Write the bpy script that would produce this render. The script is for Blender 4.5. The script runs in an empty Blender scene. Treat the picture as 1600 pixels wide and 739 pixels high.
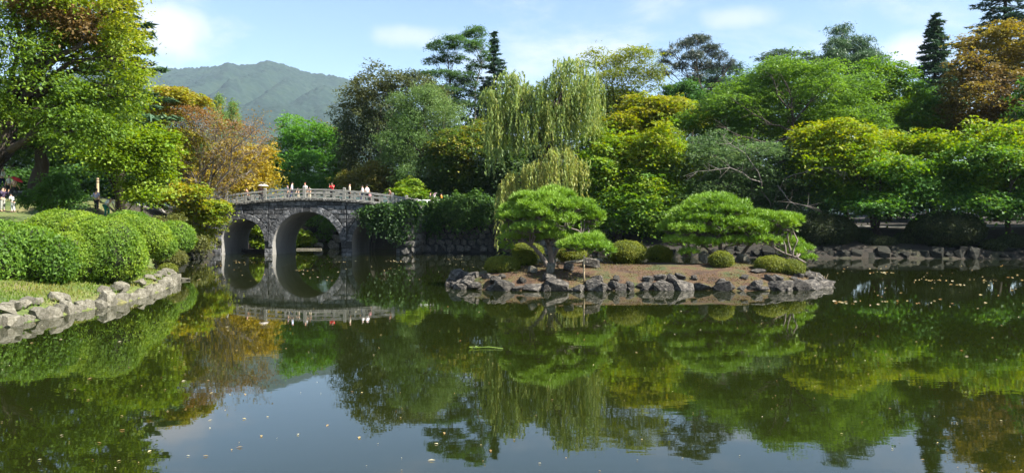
import bpy, bmesh, math, random
import numpy as np
from mathutils import Vector

R = math.radians
sc = bpy.context.scene
COL = sc.collection

# ------------------------------------------------------------------ camera, sky, sun, exposure
F = 1209.0                      # focal length in photo pixels (1600 wide)
CAM_H = 3.0
TILT = math.atan(17.5 / F)      # the horizon lies a little above the picture's middle
cam_d = bpy.data.cameras.new('camera')
cam = bpy.data.objects.new('camera', cam_d)
COL.objects.link(cam)
cam_d.sensor_width = 36.0
cam_d.lens = 36.0 * F / 1600.0
cam_d.clip_start = 0.1
cam_d.clip_end = 9000
cam.location = (0, 0, CAM_H)
cam.rotation_euler = (R(90) - TILT, 0, 0)
sc.camera = cam

SUN_EL, SUN_AZ = R(45), R(-20)   # azimuth from +X, negative = towards the camera side
sun_vec = Vector((math.cos(SUN_EL) * math.cos(SUN_AZ), math.cos(SUN_EL) * math.sin(SUN_AZ), math.sin(SUN_EL)))
sd = bpy.data.lights.new('sun', 'SUN')
sd.energy = 5.0
sd.angle = R(0.5)
sd.color = (1.0, 0.95, 0.86)
sun = bpy.data.objects.new('sun', sd)
COL.objects.link(sun)
sun.location = (60, -10, 80)
sun.rotation_euler = sun_vec.to_track_quat('Z', 'Y').to_euler()

sc.view_settings.view_transform = 'Standard'
sc.view_settings.look = 'None'
sc.view_settings.gamma = 1
sc.view_settings.use_curve_mapping = False
sc.view_settings.exposure = 1.78
sc.cycles.max_bounces = 8
sc.cycles.diffuse_bounces = 5
sc.cycles.glossy_bounces = 3
sc.cycles.transmission_bounces = 4
sc.cycles.volume_bounces = 0
sc.cycles.use_denoising = True

world = bpy.data.worlds.new('World')
sc.world = world
world.use_nodes = True


def build_sky():
    nt = world.node_tree
    N, L = nt.nodes, nt.links
    N.clear()
    out = N.new('ShaderNodeOutputWorld')
    bg = N.new('ShaderNodeBackground')
    bg.inputs['Strength'].default_value = 0.064
    sky = N.new('ShaderNodeTexSky')
    sky.sky_type = 'NISHITA'
    sky.sun_disc = False
    sky.sun_elevation = SUN_EL
    # Blender: rotation 0 puts the sun at +Y, turning towards +X
    sky.sun_rotation = R(90) - SUN_AZ
    sky.air_density = 1.0
    sky.dust_density = 0.15
    sky.ozone_density = 2.2
    tc = N.new('ShaderNodeTexCoord')
    sep = N.new('ShaderNodeSeparateXYZ')
    L.new(tc.outputs['Generated'], sep.inputs[0])
    add = N.new('ShaderNodeMath'); add.operation = 'ADD'; add.inputs[1].default_value = 0.28
    mx = N.new('ShaderNodeMath'); mx.operation = 'MAXIMUM'; mx.inputs[1].default_value = 0.0
    L.new(sep.outputs['Z'], mx.inputs[0]); L.new(mx.outputs[0], add.inputs[0])
    dx = N.new('ShaderNodeMath'); dx.operation = 'DIVIDE'
    dy = N.new('ShaderNodeMath'); dy.operation = 'DIVIDE'
    L.new(sep.outputs['X'], dx.inputs[0]); L.new(add.outputs[0], dx.inputs[1])
    L.new(sep.outputs['Y'], dy.inputs[0]); L.new(add.outputs[0], dy.inputs[1])
    cmb = N.new('ShaderNodeCombineXYZ')
    L.new(dx.outputs[0], cmb.inputs[0]); L.new(dy.outputs[0], cmb.inputs[1])
    n1 = N.new('ShaderNodeTexNoise')
    n1.inputs['Scale'].default_value = 1.7
    n1.inputs['Detail'].default_value = 9
    n1.inputs['Roughness'].default_value = 0.62
    n1.inputs['Distortion'].default_value = 0.35
    mp = N.new('ShaderNodeMapping'); mp.inputs['Location'].default_value = (0.35, 0.9, 0.0)
    mp.inputs['Scale'].default_value = (1.0, 1.25, 1.0)
    L.new(cmb.outputs[0], mp.inputs[0]); L.new(mp.outputs[0], n1.inputs['Vector'])
    rmp = N.new('ShaderNodeMapRange'); rmp.interpolation_type = 'SMOOTHSTEP'
    rmp.inputs['From Min'].default_value = 0.46
    rmp.inputs['From Max'].default_value = 0.72
    rmp.inputs['To Max'].default_value = 0.8
    L.new(n1.outputs['Fac'], rmp.inputs['Value'])
    fac = rmp.outputs['Result']
    # compact cumulus clouds standing where the photograph shows them
    for (px, py, sx, sy, amt) in ((266, 48, 0.046, 0.034, 0.95), (1425, 82, 0.036, 0.02, 0.95), (650, 58, 0.05, 0.014, 0.55), (1150, 30, 0.04, 0.014, 0.55)):
        d = Vector(((px - 800) / F, 1.0, (352 - py) / F)).normalized()
        sub = N.new('ShaderNodeVectorMath'); sub.operation = 'SUBTRACT'; sub.inputs[1].default_value = d
        L.new(tc.outputs['Generated'], sub.inputs[0])
        scl = N.new('ShaderNodeVectorMath'); scl.operation = 'MULTIPLY'; scl.inputs[1].default_value = (1 / sx, 1 / sx, 1 / sy)
        L.new(sub.outputs[0], scl.inputs[0])
        ln = N.new('ShaderNodeVectorMath'); ln.operation = 'LENGTH'
        L.new(scl.outputs[0], ln.inputs[0])
        nz = N.new('ShaderNodeTexNoise'); nz.inputs['Scale'].default_value = 22; nz.inputs['Detail'].default_value = 6
        L.new(tc.outputs['Generated'], nz.inputs['Vector'])
        ma = N.new('ShaderNodeMath'); ma.operation = 'MULTIPLY_ADD'; ma.inputs[1].default_value = 1.5
        L.new(nz.outputs['Fac'], ma.inputs[0]); L.new(ln.outputs['Value'], ma.inputs[2])
        mr = N.new('ShaderNodeMapRange'); mr.interpolation_type = 'SMOOTHSTEP'
        mr.inputs['From Min'].default_value = 2.15; mr.inputs['From Max'].default_value = 1.05
        mr.inputs['To Min'].default_value = 0.0; mr.inputs['To Max'].default_value = amt
        L.new(ma.outputs[0], mr.inputs['Value'])
        m2 = N.new('ShaderNodeMath'); m2.operation = 'MAXIMUM'
        L.new(fac, m2.inputs[0]); L.new(mr.outputs['Result'], m2.inputs[1])
        fac = m2.outputs[0]
    mix = N.new('ShaderNodeMix'); mix.data_type = 'RGBA'
    mix.inputs['B'].default_value = (4.9, 5.0, 5.6, 1)
    L.new(fac, mix.inputs['Factor'])
    L.new(sky.outputs[0], mix.inputs['A'])
    L.new(mix.outputs['Result'], bg.inputs['Color'])
    L.new(bg.outputs[0], out.inputs['Surface'])


build_sky()

# ------------------------------------------------------------------ helpers
def rng(seed):
    return np.random.default_rng(seed)


def PX(px, py, Y):
    """The point at depth Y that the photo shows at (px, py)."""
    a, b = (px - 800) / F, (369.5 - py) / F
    st, ct = math.sin(TILT), math.cos(TILT)
    d = np.array((a, b * st + ct, b * ct - st))
    return np.array((0, 0, CAM_H)) + d * (Y / d[1])


def nrm(v):
    return v / np.maximum(np.linalg.norm(v, axis=-1, keepdims=True), 1e-9)


def tag(o, label=None, cat=None, group=None, kind=None):
    if label: o['label'] = label
    if cat: o['category'] = cat
    if group: o['group'] = group
    if kind: o['kind'] = kind
    return o


def link(name, data, parent=None, loc=None):
    o = bpy.data.objects.new(name, data)
    COL.objects.link(o)
    if loc is not None: o.location = loc
    if parent is not None: o.parent = parent
    return o


def empty(name, loc, label, cat, group=None, rz=0):
    o = link(name, None, None, tuple(float(v) for v in loc))
    o.rotation_euler.z = rz
    return tag(o, label, cat, group)


def np_mesh(name, V, faces, mats, cols=None, smooth=False, midx=None):
    """faces: list of int arrays (n, k)."""
    me = bpy.data.meshes.new(name)
    V = np.ascontiguousarray(V, dtype=np.float32)
    me.vertices.add(len(V))
    me.vertices.foreach_set('co', V.ravel())
    faces = [np.asarray(f, dtype=np.int32) for f in faces if len(f)]
    nl = sum(f.size for f in faces)
    nf = sum(len(f) for f in faces)
    me.loops.add(nl)
    me.polygons.add(nf)
    me.loops.foreach_set('vertex_index', np.concatenate([f.ravel() for f in faces]))
    tot = np.concatenate([np.full(len(f), f.shape[1], np.int32) for f in faces])
    st = np.concatenate(([0], np.cumsum(tot)[:-1])).astype(np.int32)
    me.polygons.foreach_set('loop_start', st)
    me.polygons.foreach_set('loop_total', tot)
    if smooth:
        me.polygons.foreach_set('use_smooth', np.ones(nf, bool))
    if midx is not None:
        me.polygons.foreach_set('material_index', np.asarray(midx, np.int32))
    if cols is not None:
        a = me.attributes.new('col', 'FLOAT_COLOR', 'POINT')
        c = np.ones((len(V), 4), np.float32); c[:, :3] = cols
        a.data.foreach_set('color', c.ravel())
    for m in (mats if isinstance(mats, (list, tuple)) else [mats]):
        me.materials.append(m)
    me.update(calc_edges=True)
    return me


class MB:
    """Collects simple solids into one mesh."""
    def __init__(s):
        s.v, s.f = [], []
    def add(s, verts, faces):
        k = len(s.v)
        s.v.extend(tuple(map(float, p)) for p in verts)
        s.f.extend([tuple(i + k for i in f) for f in faces])
    def box(s, x0, x1, y0, y1, z0, z1):
        s.add([(x0, y0, z0), (x1, y0, z0), (x1, y1, z0), (x0, y1, z0), (x0, y0, z1), (x1, y0, z1), (x1, y1, z1), (x0, y1, z1)],
              [(0, 3, 2, 1), (4, 5, 6, 7), (0, 1, 5, 4), (1, 2, 6, 5), (2, 3, 7, 6), (3, 0, 4, 7)])
    def cbox(s, x0, x1, y0, y1, z0, z1, b):
        """A box with its top and long edges taken off."""
        s.add([(x0 + b, y0 + b, z0), (x1 - b, y0 + b, z0), (x1 - b, y1 - b, z0), (x0 + b, y1 - b, z0),
               (x0, y0, z0 + b), (x1, y0, z0 + b), (x1, y1, z0 + b), (x0, y1, z0 + b),
               (x0, y0, z1 - b), (x1, y0, z1 - b), (x1, y1, z1 - b), (x0, y1, z1 - b),
               (x0 + b, y0 + b, z1), (x1 - b, y0 + b, z1), (x1 - b, y1 - b, z1), (x0 + b, y1 - b, z1)],
              [(0, 3, 2, 1), (12, 13, 14, 15)] +
              [(r + i, r + (i + 1) % 4, r + 4 + (i + 1) % 4, r + 4 + i) for r in (0, 4, 8) for i in range(4)])
    def tube(s, pts, rad, n=6, cap=True):
        pts = [np.asarray(p, float) for p in pts]
        if np.isscalar(rad): rad = [rad] * len(pts)
        k = len(s.v)
        for i, p in enumerate(pts):
            t = pts[min(i + 1, len(pts) - 1)] - pts[max(i - 1, 0)]
            t = t / max(np.linalg.norm(t), 1e-9)
            ref = np.array((0, 0, 1.0)) if abs(t[2]) < 0.9 else np.array((1.0, 0, 0))
            a = np.cross(t, ref); a /= np.linalg.norm(a)
            b = np.cross(t, a)
            for j in range(n):
                w = 2 * math.pi * j / n
                s.v.append(tuple(p + rad[i] * (math.cos(w) * a + math.sin(w) * b)))
        for i in range(len(pts) - 1):
            for j in range(n):
                s.f.append((k + i * n + j, k + i * n + (j + 1) % n, k + (i + 1) * n + (j + 1) % n, k + (i + 1) * n + j))
        if cap:
            s.f.append(tuple(k + j for j in range(n))[::-1])
            s.f.append(tuple(k + (len(pts) - 1) * n + j for j in range(n)))
    def mesh(s, name, mat, smooth=False):
        me = bpy.data.meshes.new(name)
        me.from_pydata(s.v, [], s.f)
        bm = bmesh.new(); bm.from_mesh(me)
        bmesh.ops.recalc_face_normals(bm, faces=bm.faces)
        bm.to_mesh(me); bm.free()
        me.materials.append(mat)
        if smooth:
            me.polygons.foreach_set('use_smooth', [True] * len(me.polygons))
        return me
    def build(s, name, mat, parent=None, smooth=False):
        return link(name, s.mesh(name, mat, smooth), parent)


# ------------------------------------------------------------------ materials
def new_mat(name):
    m = bpy.data.materials.new(name)
    m.use_nodes = True
    nt = m.node_tree
    b = nt.nodes['Principled BSDF']
    return m, nt, b


def ramp(nt, cols, pos=None):
    r = nt.nodes.new('ShaderNodeValToRGB')
    e = r.color_ramp.elements
    pos = pos or [i / (len(cols) - 1) for i in range(len(cols))]
    e[0].position = pos[0]; e[0].color = (*cols[0], 1)
    e[1].position = pos[-1]; e[1].color = (*cols[-1], 1)
    for c, p in zip(cols[1:-1], pos[1:-1]):
        x = e.new(p); x.color = (*c, 1)
    return r


def mat_noise(name, cols, scale=4, rough=0.85, bump=0.3, pos=None, detail=8, bump_scale=None, obj_var=0.0, dist=0.02, spec=0.3, stretch=None):
    m, nt, b = new_mat(name)
    tc = nt.nodes.new('ShaderNodeTexCoord')
    src = tc.outputs['Object']
    if obj_var:                         # alike pieces differ: shift pattern and value per object
        oi = nt.nodes.new('ShaderNodeObjectInfo')
        va = nt.nodes.new('ShaderNodeVectorMath'); va.operation = 'ADD'
        mu = nt.nodes.new('ShaderNodeMath'); mu.operation = 'MULTIPLY'; mu.inputs[1].default_value = 37.0
        nt.links.new(oi.outputs['Random'], mu.inputs[0])
        nt.links.new(src, va.inputs[0]); nt.links.new(mu.outputs[0], va.inputs[1])
        src = va.outputs[0]
    if stretch:
        mp = nt.nodes.new('ShaderNodeMapping'); mp.inputs['Scale'].default_value = stretch
        nt.links.new(src, mp.inputs[0]); src = mp.outputs[0]
    n = nt.nodes.new('ShaderNodeTexNoise')
    n.inputs['Scale'].default_value = scale; n.inputs['Detail'].default_value = detail; n.inputs['Roughness'].default_value = 0.65
    nt.links.new(src, n.inputs['Vector'])
    r = ramp(nt, cols, pos)
    nt.links.new(n.outputs['Fac'], r.inputs[0])
    col = r.outputs[0]
    if obj_var:
        mr = nt.nodes.new('ShaderNodeMapRange'); mr.inputs['To Min'].default_value = 1 - obj_var; mr.inputs['To Max'].default_value = 1 + obj_var
        nt.links.new(oi.outputs['Random'], mr.inputs['Value'])
        vm = nt.nodes.new('ShaderNodeVectorMath'); vm.operation = 'SCALE'
        nt.links.new(col, vm.inputs[0]); nt.links.new(mr.outputs['Result'], vm.inputs['Scale'])
        col = vm.outputs[0]
    nt.links.new(col, b.inputs['Base Color'])
    b.inputs['Roughness'].default_value = rough
    b.inputs['Specular IOR Level'].default_value = spec
    if bump:
        n2 = nt.nodes.new('ShaderNodeTexNoise')
        n2.inputs['Scale'].default_value = bump_scale or scale * 3; n2.inputs['Detail'].default_value = 8
        nt.links.new(src, n2.inputs['Vector'])
        bp = nt.nodes.new('ShaderNodeBump'); bp.inputs['Strength'].default_value = bump; bp.inputs['Distance'].default_value = dist
        nt.links.new(n2.outputs['Fac'], bp.inputs['Height'])
        nt.links.new(bp.outputs[0], b.inputs['Normal'])
    return m


def mat_leaf(name, trans=0.42, rough=0.55, spec=0.25):
    m, nt, b = new_mat(name)
    at = nt.nodes.new('ShaderNodeAttribute'); at.attribute_name = 'col'
    b.inputs['Roughness'].default_value = rough
    b.inputs['Specular IOR Level'].default_value = spec
    nt.links.new(at.outputs['Color'], b.inputs['Base Color'])
    tr = nt.nodes.new('ShaderNodeBsdfTranslucent')
    hs = nt.nodes.new('ShaderNodeHueSaturation')
    hs.inputs['Hue'].default_value = 0.488; hs.inputs['Saturation'].default_value = 1.15; hs.inputs['Value'].default_value = 1.5
    nt.links.new(at.outputs['Color'], hs.inputs['Color']); nt.links.new(hs.outputs[0], tr.inputs['Color'])
    mx = nt.nodes.new('ShaderNodeMixShader'); mx.inputs[0].default_value = trans
    nt.links.new(b.outputs[0], mx.inputs[1]); nt.links.new(tr.outputs[0], mx.inputs[2])
    nt.links.new(mx.outputs[0], nt.nodes['Material Output'].inputs['Surface'])
    return m


def mat_plain(name, col, rough=0.7, var=0.12, metal=0.0, scale=9):
    c0 = tuple(v * (1 - var) for v in col); c1 = tuple(min(1, v * (1 + var)) for v in col)
    m = mat_noise(name, [c0, c1], scale=scale, rough=rough, bump=0.08)
    m.node_tree.nodes['Principled BSDF'].inputs['Metallic'].default_value = metal
    return m


M = {}
M['leaf'] = mat_leaf('broad leaf')
M['needle'] = mat_leaf('pine needle', trans=0.2, rough=0.45, spec=0.35)
M['bark'] = mat_noise('dark bark', [(0.018, 0.013, 0.01), (0.05, 0.038, 0.03), (0.1, 0.085, 0.07)], 6, 0.9, 0.8, stretch=(1, 1, 0.25), dist=0.04)
M['greybark'] = mat_noise('grey bark', [(0.07, 0.06, 0.05), (0.16, 0.14, 0.12), (0.3, 0.28, 0.25)], 7, 0.85, 0.7, stretch=(1, 1, 0.3), dist=0.03)
M['pinebark'] = mat_noise('pine bark', [(0.05, 0.038, 0.03), (0.14, 0.115, 0.095), (0.32, 0.29, 0.25)], 9, 0.9, 1.0, stretch=(1, 1, 0.45), dist=0.04)
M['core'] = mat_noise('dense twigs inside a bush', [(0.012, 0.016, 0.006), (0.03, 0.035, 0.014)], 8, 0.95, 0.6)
M['rock'] = mat_noise('pond rock', [(0.014, 0.013, 0.011), (0.045, 0.04, 0.034), (0.11, 0.098, 0.08), (0.22, 0.2, 0.165)], 2.6, 0.85, 0.9, pos=[0.34, 0.48, 0.6, 0.72], obj_var=0.45, dist=0.1, bump_scale=5)
M['edge'] = mat_noise('bank stone', [(0.045, 0.042, 0.024), (0.125, 0.115, 0.085), (0.25, 0.235, 0.19)], 3.2, 0.85, 0.8, pos=[0.25, 0.5, 0.75], obj_var=0.2, dist=0.05, bump_scale=8)
M['wallrock'] = mat_noise('wall rubble', [(0.03, 0.029, 0.026), (0.085, 0.08, 0.07), (0.19, 0.18, 0.155)], 2.4, 0.9, 0.9, pos=[0.3, 0.5, 0.75], obj_var=0.35, dist=0.06, bump_scale=6)
M['block'] = mat_noise('bridge granite', [(0.022, 0.023, 0.025), (0.07, 0.072, 0.076), (0.14, 0.14, 0.142), (0.3, 0.295, 0.28)], 3.2, 0.85, 1.0, pos=[0.3, 0.46, 0.6, 0.78], obj_var=0.55, dist=0.09, bump_scale=5)
M['joint'] = mat_noise('mortar joint', [(0.02, 0.02, 0.02), (0.05, 0.05, 0.047)], 3, 0.95, 0.4)
M['soffit'] = mat_noise('arch lining', [(0.09, 0.088, 0.08), (0.2, 0.192, 0.175), (0.26, 0.25, 0.23)], 1.1, 0.9, 0.3, stretch=(1, 1, 0.4))
M['rail'] = mat_noise('weathered railing stone', [(0.1, 0.1, 0.085), (0.22, 0.215, 0.19), (0.34, 0.33, 0.295)], 5, 0.85, 0.5, obj_var=0.12)
M['cornice'] = mat_noise('lichened cornice', [(0.025, 0.025, 0.023), (0.08, 0.078, 0.07), (0.36, 0.345, 0.31)], 6, 0.9, 0.8, pos=[0.42, 0.52, 0.66], stretch=(1, 1, 1.5))
M['soil'] = None
M['white_metal'] = mat_plain('white painted pipe', (0.78, 0.78, 0.76), 0.4, 0.05)
M['wood'] = mat_noise('pale bamboo', [(0.3, 0.22, 0.12), (0.5, 0.4, 0.25)], 5, 0.7, 0.3, stretch=(4, 4, 0.5))
M['boatwood'] = mat_noise('wet dark planks', [(0.012, 0.012, 0.012), (0.035, 0.032, 0.03)], 5, 0.5, 0.3)
M['path'] = mat_noise('sandy path', [(0.17, 0.155, 0.13), (0.25, 0.235, 0.205)], 3, 0.95, 0.3)


def mat_ground():
    m, nt, b = new_mat('grassy bank soil')
    tc = nt.nodes.new('ShaderNodeTexCoord')
    n1 = nt.nodes.new('ShaderNodeTexNoise'); n1.inputs['Scale'].default_value = 0.35; n1.inputs['Detail'].default_value = 6
    n2 = nt.nodes.new('ShaderNodeTexNoise'); n2.inputs['Scale'].default_value = 9; n2.inputs['Detail'].default_value = 8
    nt.links.new(tc.outputs['Object'], n1.inputs[0]); nt.links.new(tc.outputs['Object'], n2.inputs[0])
    r1 = ramp(nt, [(0.05, 0.085, 0.015), (0.1, 0.13, 0.025), (0.15, 0.13, 0.05)], [0.35, 0.52, 0.7])
    nt.links.new(n1.outputs[0], r1.inputs[0])
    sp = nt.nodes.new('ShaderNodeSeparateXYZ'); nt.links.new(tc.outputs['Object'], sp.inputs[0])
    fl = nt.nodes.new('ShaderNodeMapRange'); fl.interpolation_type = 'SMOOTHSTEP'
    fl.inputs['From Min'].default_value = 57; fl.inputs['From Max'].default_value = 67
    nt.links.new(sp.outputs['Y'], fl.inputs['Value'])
    litter_shade = ramp(nt, [(0.014, 0.011, 0.007), (0.03, 0.022, 0.013), (0.028, 0.033, 0.01)], [0.35, 0.55, 0.7])     # leaf litter, darkened to stand in for the shade under the trees
    nt.links.new(n1.outputs[0], litter_shade.inputs[0])
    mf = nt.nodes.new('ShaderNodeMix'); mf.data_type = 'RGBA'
    nt.links.new(fl.outputs[0], mf.inputs['Factor']); nt.links.new(r1.outputs[0], mf.inputs['A']); nt.links.new(litter_shade.outputs[0], mf.inputs['B'])
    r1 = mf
    r2 = ramp(nt, [(0.45, 0.45, 0.45), (1.25, 1.25, 1.2)], [0.3, 0.7])
    nt.links.new(n2.outputs[0], r2.inputs[0])
    mx = nt.nodes.new('ShaderNodeMix'); mx.data_type = 'RGBA'; mx.blend_type = 'MULTIPLY'; mx.inputs['Factor'].default_value = 1
    nt.links.new(r1.outputs['Result'], mx.inputs['A']); nt.links.new(r2.outputs[0], mx.inputs['B'])
    nt.links.new(mx.outputs['Result'], b.inputs['Base Color'])
    b.inputs['Roughness'].default_value = 0.95
    bp = nt.nodes.new('ShaderNodeBump'); bp.inputs['Strength'].default_value = 0.8; bp.inputs['Distance'].default_value = 0.08
    nt.links.new(n2.outputs[0], bp.inputs['Height']); nt.links.new(bp.outputs[0], b.inputs['Normal'])
    return m


def mat_island():
    m, nt, b = new_mat('red soil with dry moss')
    tc = nt.nodes.new('ShaderNodeTexCoord')
    n1 = nt.nodes.new('ShaderNodeTexNoise'); n1.inputs['Scale'].default_value = 0.75; n1.inputs['Detail'].default_value = 7; n1.inputs['Roughness'].default_value = 0.7
    n2 = nt.nodes.new('ShaderNodeTexNoise'); n2.inputs['Scale'].default_value = 14; n2.inputs['Detail'].default_value = 8
    nt.links.new(tc.outputs['Object'], n1.inputs[0]); nt.links.new(tc.outputs['Object'], n2.inputs[0])
    r1 = ramp(nt, [(0.034, 0.019, 0.01), (0.08, 0.042, 0.02), (0.078, 0.06, 0.018), (0.04, 0.053, 0.011)], [0.36, 0.47, 0.55, 0.62])
    nt.links.new(n1.outputs[0], r1.inputs[0])
    r2 = ramp(nt, [(0.5, 0.48, 0.45), (1.3, 1.3, 1.25)], [0.3, 0.7])
    nt.links.new(n2.outputs[0], r2.inputs[0])
    mx = nt.nodes.new('ShaderNodeMix'); mx.data_type = 'RGBA'; mx.blend_type = 'MULTIPLY'; mx.inputs['Factor'].default_value = 1
    nt.links.new(r1.outputs[0], mx.inputs['A']); nt.links.new(r2.outputs[0], mx.inputs['B'])
    nt.links.new(mx.outputs['Result'], b.inputs['Base Color'])
    b.inputs['Roughness'].default_value = 0.95
    bp = nt.nodes.new('ShaderNodeBump'); bp.inputs['Strength'].default_value = 0.9; bp.inputs['Distance'].default_value = 0.064
    nt.links.new(n2.outputs[0], bp.inputs['Height']); nt.links.new(bp.outputs[0], b.inputs['Normal'])
    return m


def mat_water():
    m, nt, b = new_mat('murky pond water')
    b.inputs['Base Color'].default_value = (0.009, 0.0125, 0.002, 1)
    b.inputs['Roughness'].default_value = 0.015
    b.inputs['IOR'].default_value = 1.5
    tc = nt.nodes.new('ShaderNodeTexCoord')
    mp = nt.nodes.new('ShaderNodeMapping'); mp.inputs['Scale'].default_value = (0.8, 1.6, 1)
    nt.links.new(tc.outputs['Object'], mp.inputs[0])
    n1 = nt.nodes.new('ShaderNodeTexNoise'); n1.inputs['Scale'].default_value = 1.3; n1.inputs['Detail'].default_value = 3
    nt.links.new(mp.outputs[0], n1.inputs[0])
    big = nt.nodes.new('ShaderNodeTexNoise'); big.inputs['Scale'].default_value = 0.07; big.inputs['Detail'].default_value = 3
    nt.links.new(tc.outputs['Object'], big.inputs[0])
    mr = nt.nodes.new('ShaderNodeMapRange'); mr.inputs['From Min'].default_value = 0.4; mr.inputs['From Max'].default_value = 0.65
    mr.inputs['To Min'].default_value = 0.25; mr.inputs['To Max'].default_value = 1.0
    nt.links.new(big.outputs[0], mr.inputs['Value'])
    mu = nt.nodes.new('ShaderNodeMath'); mu.operation = 'MULTIPLY'
    nt.links.new(n1.outputs[0], mu.inputs[0]); nt.links.new(mr.outputs[0], mu.inputs[1])
    bp = nt.nodes.new('ShaderNodeBump'); bp.inputs['Strength'].default_value = 1.0; bp.inputs['Distance'].default_value = 0.0022
    nt.links.new(mu.outputs[0], bp.inputs['Height']); nt.links.new(bp.outputs[0], b.inputs['Normal'])
    return m


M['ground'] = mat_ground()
M['soil'] = mat_island()
M['water'] = mat_water()
M['forest'] = mat_noise('wooded slope', [(0.005, 0.015, 0.011), (0.011, 0.027, 0.017), (0.021, 0.038, 0.019)], 0.011, 0.95, 0.0, pos=[0.3, 0.5, 0.75], detail=12)  # blue-green tint puts part of the distance haze into the slope colour

# ------------------------------------------------------------------ the lie of the land
POND = np.array([(-14.2, 8), (-14.8, 16), (-15.1, 22.8), (-15.1, 25.4), (-15.1, 30.2), (-16.0, 35.0), (-17.3, 39.5), (-18.2, 42.2), (-20.5, 45), (-24, 54), (-27.4, 64), (-29.6, 73),
                 (-30.4, 78), (-33.2, 87), (-33, 96), (-28, 100), (-15, 99), (-11.5, 94), (-10.2, 86), (-8, 85.8), (-1.2, 84.5), (1.5, 79.5), (6, 76.5), (15, 73.5), (25, 71.5), (36, 70), (46, 68.5),
                 (58, 66), (68, 55), (70, 35), (60, 12), (40, 1.5), (0, 1.2), (-12, 1.5)], float)
ISLE = np.array([(-3.1, 38.3), (-2.5, 36.6), (-0.6, 35.6), (2, 35.3), (5, 35.5), (8, 35.7), (11, 35.4), (13.5, 35.8), (15.2, 37.6), (15.9, 39.6), (14.8, 42.6), (11, 44.6), (5, 45.2), (0, 43.8), (-2.6, 41)], float)


def sdf(poly, x, y):
    """Distance to the polygon's edge, positive outside."""
    x = np.asarray(x, float); y = np.asarray(y, float)
    best = np.full(x.shape, 1e18); ins = np.zeros(x.shape, bool)
    n = len(poly)
    for i in range(n):
        ax, ay = poly[i]; bx, by = poly[(i + 1) % n]
        ex, ey = bx - ax, by - ay
        t = np.clip(((x - ax) * ex + (y - ay) * ey) / (ex * ex + ey * ey), 0, 1)
        best = np.minimum(best, (x - ax - t * ex) ** 2 + (y - ay - t * ey) ** 2)
        c = ((ay > y) != (by > y)) & (x < (bx - ax) * (y - ay) / ((by - ay) if by != ay else 1e-9) + ax)
        ins ^= c
    d = np.sqrt(best)
    return np.where(ins, -d, d)


def sstep(a, b, v):
    t = np.clip((v - a) / (b - a), 0, 1)
    return t * t * (3 - 2 * t)


def wob(x, y, s, seed):
    r = rng(seed); o = 0
    for k in range(5):
        a = r.uniform(0, 6.28); f = s * r.uniform(0.6, 1.9)
        o = o + np.sin((x * math.cos(a) + y * math.sin(a)) * f + r.uniform(0, 6.28))
    return o / 5


def gz(x, y):
    x = np.asarray(x, float); y = np.asarray(y, float)
    d = sdf(POND, x, y)
    left = np.interp(d, [-6, -1.5, 0, 0.5, 2.5, 4, 5.5, 10, 16, 40, 200, 3000], [-1.6, -0.9, 0.05, 0.45, 1.6, 3.6, 4.8, 5.1, 5.5, 6.0, 8, 9])
    wall = np.interp(d, [-6, -1, 0.25, 0.9, 10, 60, 3000], [-1.6, -1.2, -0.3, 5.05, 5.2, 6.5, 9])
    right = np.interp(d, [-6, -1, 0, 0.7, 3, 8, 14, 60, 3000], [-1.6, -0.9, 0.1, 0.75, 1.3, 2.6, 2.9, 5.0, 9])
    back = np.interp(d, [-6, -1, 0, 1.2, 5, 20, 3000], [-1.6, -0.9, 0.1, 1.6, 4.4, 5.5, 9])
    near = np.interp(d, [-6, -1, 0, 0.8, 2, 3000], [-1.6, -0.9, 0.1, 1.2, 1.4, 4])
    bk = sstep(84, 95, y) * sstep(-34, -28, x) * (1 - sstep(-16, -11, x))
    low = np.interp(d, [-6, -1.5, 0, 0.5, 2.5, 5, 10, 16, 40, 200, 3000], [-1.6, -0.9, 0.05, 0.45, 0.8, 1.3, 2.0, 2.6, 4.0, 8, 9])
    steep = np.interp(d, [-6, -1.5, 0, 0.7, 2.2, 4.5, 10, 40, 200, 3000], [-1.6, -0.9, 0.1, 1.5, 3.9, 5.0, 5.4, 6.0, 8, 9])
    left = left * np.interp(y, [45, 54, 57, 63, 70, 80], [0.6, 0.76, 0.87, 1.1, 1.04, 1.0])
    z = low + (left - low) * sstep(42, 52, y)
    z = z + (steep - z) * sstep(62, 70, y) * sstep(-36, -32, x)
    z = z + (wall - z) * sstep(-23, -15, x) * sstep(58, 72, y)
    z = z + (back - z) * bk
    z = z + (right - z) * sstep(-1.0, 5.0, x)
    z = z + (near - z) * (1 - sstep(4, 12, y))
    z = z + 0.08 * wob(x, y, 0.7, 5) * np.clip(d, 0, 1)
    return z


def g1(x, y):
    return float(gz(np.array([x]), np.array([y]))[0])


def grid_mesh(name, xs, ys, zf, mat):
    X, Y = np.meshgrid(xs, ys)
    Z = zf(X, Y)
    V = np.stack([X, Y, Z], -1).reshape(-1, 3)
    nx, ny = len(xs), len(ys)
    i = np.arange(nx * ny).reshape(ny, nx)
    Fc = np.stack([i[:-1, :-1], i[:-1, 1:], i[1:, 1:], i[1:, :-1]], -1).reshape(-1, 4)
    return np_mesh(name, V, [Fc], mat, smooth=True)


xs = np.concatenate([[-6000, -3500, -1500, -800, -400, -250, -160, -110, -85], np.arange(-70, 74, 0.75), [85, 110, 160, 250, 400, 800, 1500, 3500, 6000]])
ys = np.concatenate([[-6000, -1000, -300, -100, -40, -15], np.arange(-5, 118, 0.7), [125, 140, 170, 220, 300, 450, 700, 1200, 2400, 6000]])
ground = tag(link('ground', grid_mesh('ground', xs, ys, gz, M['ground'])), kind='structure')


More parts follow.
